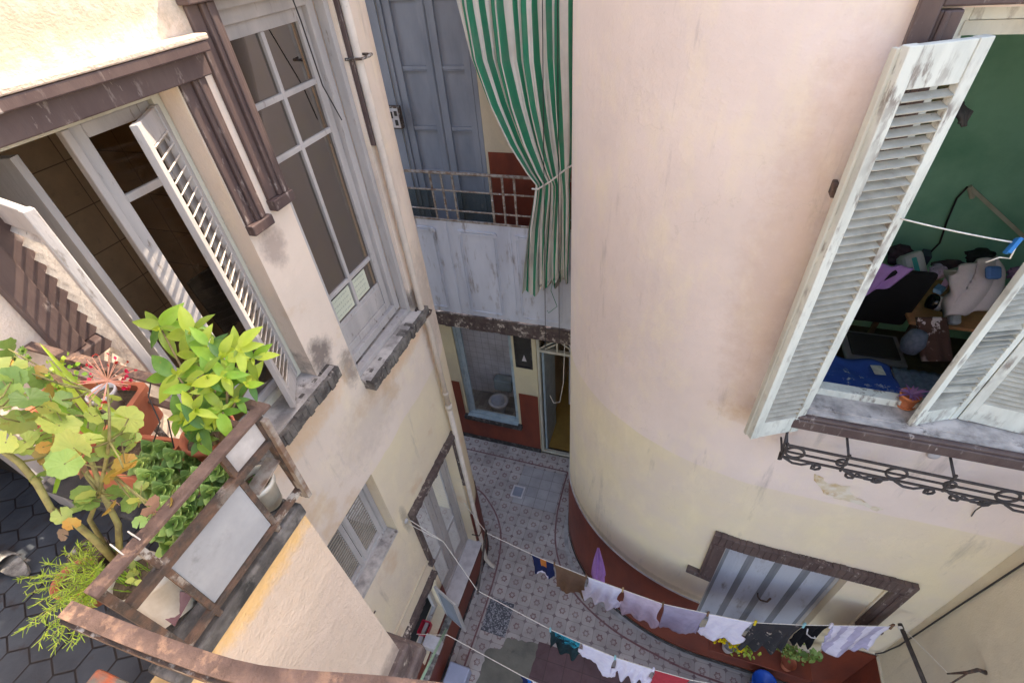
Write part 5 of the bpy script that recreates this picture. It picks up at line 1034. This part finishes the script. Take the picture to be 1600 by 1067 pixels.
hang('printed_shorts', 'teal and black printed shorts, first on the middle line', 'shorts', P2(858, 982), P2(907, 1004), .20, [teal, darkteal], lambda t_: 1-.15*math.sin(t_*7), 2.5, .03, mat_fn=lambda s_, v_: 0 if v_ < .35 and s_ > .15 else 1, seed=10, group='washing hung along the middle line')
hang('t_shirt', 'white t-shirt beside the teal printed shorts', 't-shirt', P2(909, 1005), P2(961, 1027), .24, white, lambda t_: .45+.75*t_, 1.5, .02, sleeve=0.14, seed=11, group='washing hung along the middle line')
hang('t_shirt', 'crumpled white t-shirt between the other white one and the red cloth', 't-shirt', P2(962, 1027), P2(1021, 1046), .22, white, rag(5), 3.5, .035, sleeve=0.1, seed=12, group='washing hung along the middle line')
hang('towel', 'red towel at the right end of the middle line', 'towel', P2(1023, 1046), P2(1078, 1061), .2, red, None, 1, .01, seed=13, group='washing hung along the middle line')
P3 = lambda x, y: on(L3, x, y)
hang('trunks', 'navy and blue trunks at the bottom edge on the near line', 'trunks', P3(812, 1053), P3(830, 1063), .12, [navy, cm('bright_blue', (.02, .15, .5))], None, 2, .02, mat_fn=lambda s_, v_: int(s_ > .6), seed=14, group='washing hung along the near line')
hang('towel', 'white towel at the bottom edge on the near line', 'towel', P3(831, 1063), P3(880, 1085), .2, white, None, 2, .02, seed=15, group='washing hung along the near line')
# lilac cloth on the curved wall
lc = MB(); C0 = PR(.02, 1.62, -.06)
def lil(s_, v_):
    wv = .02+.15*math.sin(min(1, v_*1.2)*1.57)*(1 if v_ < .72 else .8); p = az(935, 856, 1.85).lerp(az(935, 915, 1.42), v_); return p+rt*(wv*(s_-.5))*1.1+fw*(.02*math.sin(s_*14+v_*3))+up*(-.05*(v_ > .8)*math.sin(s_*9))
lc.grid(lil, 14, 20); solo(lc, 'lilac_cloth', lilac, 'lilac cloth hanging alone against the curved wall above the base line', 'cloth', smooth=True, solid=.004)
pegs = [(866, 882, 1), (915, 903, 1), (972, 925, 1), (1036, 944, 1), (1106, 959, 1), (1180, 973, 1), (1256, 976, 1), (1298, 977, 1), (1393, 978, 1), (860, 983, 2), (961, 1027, 2), (1021, 1046, 2)]
plab = ['between the navy trunks and the tan towel', 'between the tan towel and the white t-shirt', 'between the white t-shirt and the mauve one', 'between the mauve t-shirt and the grey purple one', 'between the grey purple t-shirt and the white one', 'on the waist of the black printed trousers', 'between the printed trousers and the black vest', 'between the black vest and the striped shirt', 'at the right end of the striped shirt', 'at the left end of the teal shorts', 'between the two white t-shirts of the middle line', 'between the crumpled t-shirt and the red towel']
pcol = [tan_, tan_, cm('straw_peg', (.55, .38, .2)), tan_, tan_, cm('yellow_peg', (.8, .6, .05)), cm('aqua_peg', (.3, .6, .65)), white, tan_, cm('aqua_peg', (.3, .6, .65)), cm('aqua_peg', (.1, .4, .45)), white]
for i, (x, y, l) in enumerate(pegs):
    q = on(L1 if l == 1 else L2, x, y); mb = MB(); mb.obox(q+Vector((0, -.006, .005)), (.009, 0, 0), (0, .004, .0), (0, .004, .045)); mb.obox(q+Vector((0, .006, .005)), (.009, 0, 0), (0, .004, 0), (0, -.004, .045)); solo(mb, 'clothes_peg', pcol[i], 'small peg '+plab[i], 'clothes peg', 'pegs on the washing lines')

# plants and bucket at the foot of the right house
random.seed(41)
fx = thing('potted_flowers', 'pot of yellow flowers at the foot of the right house below the washing', 'plant', az(1150, 1010, 1.2)); mb = MB(); q = az(1140, 1003, 1.55)
for k in range(30):
    c = q+Vector((random.gauss(0, .07), random.gauss(0, .03), random.gauss(0, .03)))
    for j in range(5): leaf(mb, c, rnd(), tocam(c), .035, .022, 0, .1, .1, 3)
for k in range(80):
    c = q+Vector((.14+random.gauss(0, .07), random.gauss(0, .03), -.05+random.gauss(0, .05))); leaf(mb, c, rnd(), tocam(c)+rnd(.4), .05, .03, 1, .1, .2, 3)
mb.build('leaves', [cm('yellow_petal', (.75, .55, .02)), G2], fx); c = Vector((q.x+.05, 2.45, 0)); mb = MB(); mb.lathe(c, [(0, 1.18), (.06, 1.18), (.08, 1.33), (.085, 1.34)], 20); mb.build('pot', 'marble', fx, smooth=True)
st_ = thing('plant_shelf', 'narrow wall shelf carrying the pots along the oxblood base', 'shelf', (q.x+.3, 2.42, 0)); mb = MB(); mb.box(q.x-.15, q.x+.95, 2.38, 2.65, 1.14, 1.17); mb.build('top', 'dado', st_)
for x in (q.x-.05, q.x+.85): mb = MB(); mb.box(x-.01, x+.01, 2.40, 2.655, 1.12, 1.139); mb.build('bracket', 'iron', st_)
gr = thing('potted_herb', 'olive green bushy herb below the printed trousers', 'plant', az(1235, 1018, 1.3)); mb = MB(); q2 = az(1238, 1018, 1.45)
for k in range(220):
    c = q2+Vector((random.gauss(0, .09), random.gauss(0, .03), random.gauss(0, .05))); leaf(mb, c, rnd(), tocam(c)+rnd(.5), .035, .03, random.choice((0, 1)), .1, .1, 3)
for k in range(9):
    c = q2+Vector((.20+random.gauss(0, .05), 0, .05+random.gauss(0, .03))); leaf(mb, c, rt*random.uniform(-1, 1)+up*random.uniform(-.5, 1), tocam(c)+rnd(.3), .09, .07, 0, .2, .2, 5)
mb.build('leaves', [PG, pm('olive_leaf', (.22, .22, .05), (.15, .18, .04), 20)], gr); c = Vector((q2.x, 2.45, 0)); mb = MB(); mb.lathe(c, [(0, 1.18), (.055, 1.18), (.075, 1.30), (.08, 1.31)], 20); mb.build('pot', 'terracotta', gr, smooth=True)
mb = MB(); c = az(1196, 1066, .45); mb.lathe(Vector((c.x, c.y-.0, 0)), [(0, .10), (.12, .10), (.145, .42), (.155, .43), (.145, .445), (.13, .40), (.0, .38)], 26); solo(mb, 'blue_bucket', pm('blue_plastic', (.01, .12, .62), None, 4, rough=.35, bmp=0), 'bright blue bucket by the base at the bottom edge', 'bucket', smooth=True)
mb = MB(); mb.box(-2.02, -1.72, 1.30, 1.56, .006, .22); solo(mb, 'pale_box', pm('pale_blue_box', (.42, .46, .60), (.36, .40, .52), 3, rough=.5), 'pale blue box on the floor under the lowest window', 'box', bevel=.02)

# ============================================================ iron pot rail below the upper right window
gri = thing('iron_pot_rail', 'black wrought iron flower rail with rings and scrolls under the upper window', 'railing', (1.8, 2.5, 4.8))
YG_ = 2.50
for p, q, r_ in (((1.0, 4.97), (2.79, 4.925), .010), ((1.0, 4.90), (2.79, 4.86), .007), ((1.0, 4.835), (2.79, 4.795), .009)):
    mb = MB(); mb.beam((p[0], YG_, p[1]), (q[0], YG_, q[1]), .010, r_*2); mb.build('bar', 'iron', gri)
def ring(cx, cz, rx, rz): 
    mb = MB(); mb.tube([(cx+rx*math.cos(a), YG_, cz+rz*math.sin(a)) for a in [2*math.pi*k/20 for k in range(20)]], .0095, 6, closed=True); mb.build('ring', 'iron', gri, smooth=True)
for cx in (1.065, 1.685, 2.30): ring(cx, 4.905-.02*(cx-1.0), .058, .056)
for cx in (1.36, 1.99, 2.6): ring(cx, 4.90-.02*(cx-1.0), .030, .034)
def scroll(cx, cz, s_, fl=1):
    pts = [(cx-fl*.02, YG_, cz)]+[(cx+fl*(.06*k), YG_, cz-.02-.045*math.sin(k*1.05)) for k in range(4)]; c = Vector((cx+fl*.21, YG_, cz-.05))
    pts += [tuple(c+Vector((fl*.036*(1-k*.09)*math.cos(-2.2+k*.75), 0, .036*(1-k*.09)*math.sin(-2.2+k*.75)))) for k in range(9)]
    mb = MB(); mb.tube(pts, [.0095]*len(pts), 6); mb.build('scroll', 'iron', gri, smooth=True)
for cx, fl in ((1.02, 1), (1.66, -1), (1.71, 1), (1.40, 1), (2.28, -1), (2.33, 1), (2.02, 1)): scroll(cx, 4.845-.025*(cx-1), .03, fl)
for x in (1.0, 1.38, 1.98, 2.6):
    mb = MB(); mb.beam((x, 2.66, 5.0), (x, YG_, 4.96), .014, .010); mb.beam((x, YG_, 4.99), (x, YG_, 4.80), .014, .012); mb.build('bracket', 'iron', gri)
mb = MB(); mb.tube([(1.0, 2.66, 4.98), (1.0, 2.60, 5.0), (.985, 2.52, 4.97), (.985, 2.50, 4.88), (1.0, 2.55, 4.82), (.99, 2.50, 4.79)], .009, 6); mb.tube([(1.0, 2.655, 4.86), (1.0, 2.58, 4.85), (1.0, 2.50, 4.83)], .008, 6); mb.build('end_scroll', 'iron', gri, smooth=True)
mb = MB(); mb.lathe(ay(1459, 711, 2.658), [(0, .012), (.03, .010), (.038, 0), (.038, -.01)], 16, M_=Matrix.Rotation(rad(90), 3, 'X')); solo(mb, 'round_wall_cap', 'marble', 'flaky round white cap on the wall behind the iron rail', 'wall fitting', smooth=True)
mb = MB(); mb.tube([ay(1518, 806, 2.666), ay(1524, 797, 2.64), ay(1538, 788, 2.61), ay(1552, 785, 2.59), ay(1568, 786, 2.58)], .004, 6); solo(mb, 'wall_wire', 'cable', 'curved wire sticking out of the wall below the iron rail', 'wire', smooth=True)

# ============================================================ window sill and inside the green room
fp = thing('potted_plant', 'small terracotta pot of purple leaved plant on the upper right sill', 'plant', (1.53, 2.66, 5.21))
c = az(1413, 632, 5.215); mb = MB(); mb.lathe(c, [(0, 0), (.056, 0), (.062, .016), (.055, .016), (.052, .006), (.046, .006), (.054, .085), (.060, .085), (.061, .105), (.053, .105), (.050, .09), (0, .088)], 28); mb.build('pot', 'terracotta_pot', fp, smooth=True)
mb = MB(); random.seed(2); PU_ = leafmat('purple_leaf', (.34, .16, .42), (.45, .25, .50)); 
for k in range(16): a = k*2.4; leaf(mb, c+Vector((0, 0, .095)), Vector((math.cos(a), math.sin(a), random.uniform(.2, 1.3))), Vector((0, 0, 1)), random.uniform(.06, .12), .018, 0, .3, .35, 6)
mb.build('leaves', PU_, fp, smooth=True)
bd = thing('bed', 'bed under the window with a royal blue dotted cover', 'bed', (1.6, 3.2, 4.31))
mb = MB(); mb.box(.9, 2.5, 2.93, 3.55, 4.7, 4.93); mb.build('mattress', 'marble', bd, bevel=.04)
blue = pm('royal_blue_cover', (.03, .085, .36), (.04, .12, .45), 5, c3=(.5, .55, .6), sc3=14, lo3=.60, hi3=.61, rough=.95)
mb = MB(); mb.grid(lambda a, b_: (.88+.95*a, 2.905+.67*b_, 4.955+.018*math.sin(a*19+b_*4)+.012*math.sin(b_*14)-.10*max(0, b_-.9)*10*.3), 40, 20); mb.build('cover', blue, bd, smooth=True, solid=.02)
mb = MB(); mb.grid(lambda a, b_: (1.84+.62*a, 2.905+.60*b_, 4.955+.05*math.sin(math.pi*a)*math.sin(math.pi*b_)+.006*math.sin(a*60)), 60, 10); mb.build('pillow', pm('grey_blue_stripe_pillow', (.14, .18, .24), (.09, .12, .17), 30), bd, smooth=True, solid=.03)
ch = thing('office_chair', 'black chair with a square grey edged seat beside the bed', 'chair', (1.8, 3.8, 4.31))
s0 = Vector((1.80, 3.86, 4.86)); mb = MB(); mb.box(s0.x-.23, s0.x+.23, s0.y-.20, s0.y+.20, 4.83, 4.87); mb.build('seat_edge', pm('grey_chair_edge', (.22, .20, .20), None, 10), ch, bevel=.02)
mb = MB(); mb.box(s0.x-.18, s0.x+.18, s0.y-.15, s0.y+.15, 4.872, 4.89); mb.build('seat', 'dark', ch, bevel=.01)
mb = MB(); mb.obox((1.86, 4.12, 5.22), (.21, .0, 0), (0, .03, .006), (.0, -.05, .30)); mb.build('backrest', pm('black_cloth_back', (.012, .011, .013), None, 10, rough=.95), ch, bevel=.03)
mb = MB(); mb.box(s0.x-.02, s0.x+.02, s0.y-.02, s0.y+.02, 4.36, 4.829); mb.box(s0.x-.2, s0.x+.2, s0.y-.02, s0.y+.02, 4.315, 4.359); mb.build('base', 'iron', ch)
mb = MB(); mb.grid(lambda a, b_: (1.63+.24*a-.10*b_, 4.06-.02*b_+.02*math.sin(a*12), 5.56-.36*b_*(1-.5*a)), 14, 12); solo(mb, 'cardigan', lilac, 'lilac cardigan slung over the back of the black chair', 'cardigan', smooth=True, solid=.02)
tb = thing('table', 'small orange brown table crowded with bottles behind the chair', 'table', (2.4, 4.3, 4.31)); mb = MB(); mb.box(2.02, 3.2, 3.98, 4.7, 5.06, 5.09); mb.build('table_top', pm('orange_wood', (.62, .28, .13), (.5, .22, .10), 9), tb, bevel=.006)
for x in (2.08, 3.1):
    for y in (4.03, 4.63): mb = MB(); mb.box(x-.02, x+.02, y-.02, y+.02, 4.31, 5.059); mb.build('leg', 'wood_floor', tb)
mb = MB(); c = ay(1520, 448, 4.05); mb.grid(lambda a, b_: c+rt*(.34*(a-.5)*(1+.25*b_))+up*(.36*(.5-b_)+.10*(a-.5))+fw*(.06*math.cos(3.1*(a-.5))*math.cos(3.1*(b_-.5))*-1+.012*math.sin(a*15+b_*9)), 20, 20); solo(mb, 'cushion', pm('pinkish_white_pillowcase', (.80, .66, .67), (.70, .56, .58), 3, rough=.9), 'pinkish white pillow heaped on the table by the green wall', 'pillow', smooth=True, solid=.10)
mb = MB(); c = ay(1552, 426, 4.0); mb.obox(c, rt*.055, up*.05, fw*.02); solo(mb, 'blue_cloth', pm('sky_blue_cloth', (.10, .22, .52), None, 8), 'folded sky blue cloth on the pinkish pillow', 'cloth', bevel=.02)
bt = thing('bottle', 'dark wine bottle lying on the table beside the pillow', 'bottle', ay(1465, 470, 4.05)); a, b_ = ay(1450, 470, 4.03), ay(1510, 485, 4.0); mb = MB(); dd_ = b_-a; mb.tube([a, a+dd_*.02, a+dd_*.5, a+dd_*.66, a+dd_*.98, a+dd_], [.045, .06, .06, .022, .016, .016], 16); mb.build('glass', pm('dark_bottle_glass', (.01, .012, .012), None, 5, rough=.08, bmp=0), bt, smooth=True); mb = MB(); mb.tube([a+dd_*.2, a+dd_*.34], .0615, 16); mb.build('label', 'marble', bt, smooth=True)
dv = thing('air_purifier', 'white appliance with an aqua stripe behind the black chair', 'appliance', ay(1425, 420, 4.3)); c = ay(1425, 418, 4.35); mb = MB(); mb.obox(c, rt*.085+up*.03, up*.12-rt*.03, fw*.06); mb.build('case', 'marble', dv, bevel=.035); mb = MB(); mb.obox(c-fw*.062-rt*.015, rt*.02+up*.006, up*.075-rt*.02, fw*.006); mb.build('stripe', pm('aqua_plastic', (.06, .42, .40), None, 5, rough=.4, bmp=0), dv, bevel=.008)
jr = MB(); c = ay(1490, 498, 3.95); jr.obox(c, rt*.04, up*.05, fw*.04); solo(jr, 'white_mug', 'marble', 'white pinkish mug standing under the pillow', 'mug', bevel=.025)
hb = MB(); c = ay(1460, 530, 3.6); hb.grid(lambda a, b_: c+rt*(.22*(a-.5)+.05*(b_-.5))+up*(.34*(.5-b_))+fw*(.012*math.sin(a*10)*b_), 12, 16); solo(hb, 'heart_print_bag', pm('brown_heart_print', (.07, .03, .02), (.09, .04, .03), 5, c3=(.62, .5, .5), sc3=16, lo3=.57, hi3=.58, rough=.9), 'dark brown bag with pale prints hanging by the table', 'bag', smooth=True, solid=.03)
ba = MB(); c = ay(1427, 535, 3.55); ba.lathe(c, [(0, -.10), (.06, -.08), (.08, 0), (.06, .09), (.03, .11), (0, .11)], 16); solo(ba, 'grey_bag', pm('grey_mesh_bag', (.12, .14, .20), (.08, .10, .14), 40), 'round grey blue bag between the chair and the brown bag', 'bag', smooth=True)
clut = [(1405, 400, 4.5, .10, .10, (.04, .02, .03), 'heap of dark clothes at the foot of the green wall'), (1482, 418, 4.5, .14, .06, (.05, .025, .035), 'dark patterned box on the table by the wall'), (1530, 402, 4.6, .11, .07, (.015, .014, .015), 'black crumpled bag behind the pillow'), (1462, 425, 4.35, .05, .06, (.45, .35, .50), 'lilac plastic bag beside the white appliance'), (1452, 505, 4.0, .05, .03, (.45, .03, .08), 'red scarf end under the table edge'), (1590, 428, 4.4, .08, .05, (.30, .16, .30), 'mauve cloth beside the pillow')]
for i, (px, py, y, w_, h_, c_, lab) in enumerate(clut):
    c = ay(px, py, y); random.seed(i+60); mb = MB(); mb.grid(lambda a, b_: c+rt*(w_*2*(a-.5))+up*(h_*2*(b_-.5)*(1-.4*abs(a-.5)*2))-fw*(.08*math.cos(3*(a-.5))*math.cos(3*(b_-.5))+.02*math.sin(a*14+i)*math.sin(b_*11)), 16, 12)
    solo(mb, ('clothes_heap', 'patterned_box', 'black_bag', 'plastic_bag', 'red_scarf', 'mauve_cloth')[i], pm('clutter_cloth_%d' % i, c_, tuple(v*1.6 for v in c_), 16), lab, 'household item', smooth=True, solid=.03)
hb_ = MB(); c = ay(1500, 178, 3.2); random.seed(77)
for k in range(5): hb_.tube([c+rt*random.uniform(-.03, .03)+up*.06, c+rt*random.uniform(-.04, .05), c-up*random.uniform(.04, .09)+rt*random.uniform(-.03, .04)], [.006, .02, .006], 7)
solo(hb_, 'hanging_keys', 'dark', 'bunch of dark straps hanging by the inner frame of the green room', 'straps', smooth=True)
sh_ = MB(); a, b_ = ay(1515, 292, 4.88), ay(1605, 375, 4.88); sh_.beam(a, b_, .03, .03); sh_.tube([a, a+(b_-a)*.1-Vector((0, 0, .05))], .02, 6); solo(sh_, 'wall_rod', 'cream_wood', 'slanting pale rod fixed on the green wall', 'rod')
sh_ = MB(); sh_.tube([ay(1512, 292, 4.87), ay(1495, 310, 4.87), ay(1480, 345, 4.87), ay(1468, 380, 4.87), ay(1448, 400, 4.87)], .008, 6); solo(sh_, 'power_cord', 'cable', 'black cord drooping down the green wall', 'cord', smooth=True)
ln = MB(); a, b_ = ay(1408, 342, 2.55), ay(1590, 380, 2.6); ln.tube(sag(a, b_, .006), .004, 6); ln.tube([b_, ay(1578, 404, 2.62), ay(1562, 402, 2.62), ay(1540, 410, 2.62)], .004, 6); solo(ln, 'window_string', 'cord', 'white string stretched between the two upper right shutters', 'string', smooth=True)
pg = MB(); c = ay(1583, 384, 2.58); pg.obox(c, rt*.035+up*.03, up*.01, fw*.008); pg.obox(c, rt*.03+up*.035, up*.004-rt*.01, fw*.014); solo(pg, 'blue_peg', pm('blue_peg', (.01, .16, .42), None, 4, bmp=0), 'bright blue peg on the white string of the upper right window', 'clothes peg', bevel=.003)
rb = MB(); rb.tube([az(1172, 660, 5.05), az(1190, 630, 5.15), az(1205, 600, 5.25), az(1212, 575, 5.32), az(1207, 590, 5.28), az(1200, 580, 5.3)], .006, 6); solo(rb, 'pink_ribbon', pm('pink_ribbon', (.5, .03, .12), None, 4, bmp=0), 'magenta ribbon knotted on the foot of the tall left shutter', 'ribbon', smooth=True)
hg = MB(); c = ay(1303, 295, 2.64); hg.obox(c, (.012, 0, 0), (0, .035, 0), (0, 0, .035)); solo(hg, 'shutter_stop', 'rust_dark', 'rusty iron stop on the wall behind the tall left shutter', 'wall fitting', bevel=.006)

for i, (px, py, y, sz, c_, nm, lab, cat) in enumerate([(1440, 440, 4.25, (.035, .022, .05), (.5, .42, .38), 'medicine_box', 'small pale box standing before the aqua striped appliance', 'box'), (1478, 442, 4.15, (.02, .02, .06), (.45, .30, .5), 'spray_bottle', 'slim lilac bottle on the crowded table', 'bottle'), (1468, 452, 4.1, (.05, .03, .015), (.16, .36, .62), 'notebook', 'blue notebook lying on the crowded table', 'notebook'), (1500, 425, 4.4, (.06, .04, .03), (.30, .05, .05), 'red_box', 'dark red box behind the bottle on the table', 'box'), (1445, 402, 4.7, (.07, .03, .05), (.05, .06, .10), 'dark_case', 'dark navy case on the floor by the green wall', 'case'), (1372, 578, 3.4, (.05, .04, .004), (.7, .68, .6), 'paper_sheet', 'white paper lying between the bed and the chair', 'paper')]):
    c = ay(px, py, y); random.seed(i+5); mb = MB(); an = random.uniform(0, 3); mb.obox(c, (sz[0]*math.cos(an), sz[0]*math.sin(an), 0), (-sz[1]*math.sin(an), sz[1]*math.cos(an), 0), (0, .01*math.sin(i), sz[2])); solo(mb, nm, pm('item_paint_%d' % i, c_, tuple(v*.7 for v in c_), 20, rough=.5, bmp=0), lab, cat, bevel=.006)

sl_ = thing('slipper', 'pale slipper left on the dark tiled landing at the far left', 'slipper', az(25, 888, 6.21)); c = az(24, 886, 6.215); dd_ = (az(0, 872, 6.215)-c).normalized(); ss_ = Vector((-dd_.y, dd_.x, 0))
sole = [c+dd_*(.085*math.cos(a))+ss_*(.030*math.sin(a)*(1+.25*math.cos(a))) for a in [6.283*k/24 for k in range(24)]]
mb = MB(); mb.prism(sole, (0, 0, .016)); mb.build('sole', 'mottled', sl_)
mb = MB(); mb.grid(lambda a, b_: c+dd_*(.01+.075*b_)+ss_*(.038*math.cos(math.pi*a))*(1-.25*b_)+Vector((0, 0, .016+.042*math.sin(math.pi*a)*(1-.55*b_))), 12, 6); mb.build('upper', 'mottled', sl_, smooth=True, solid=.004)
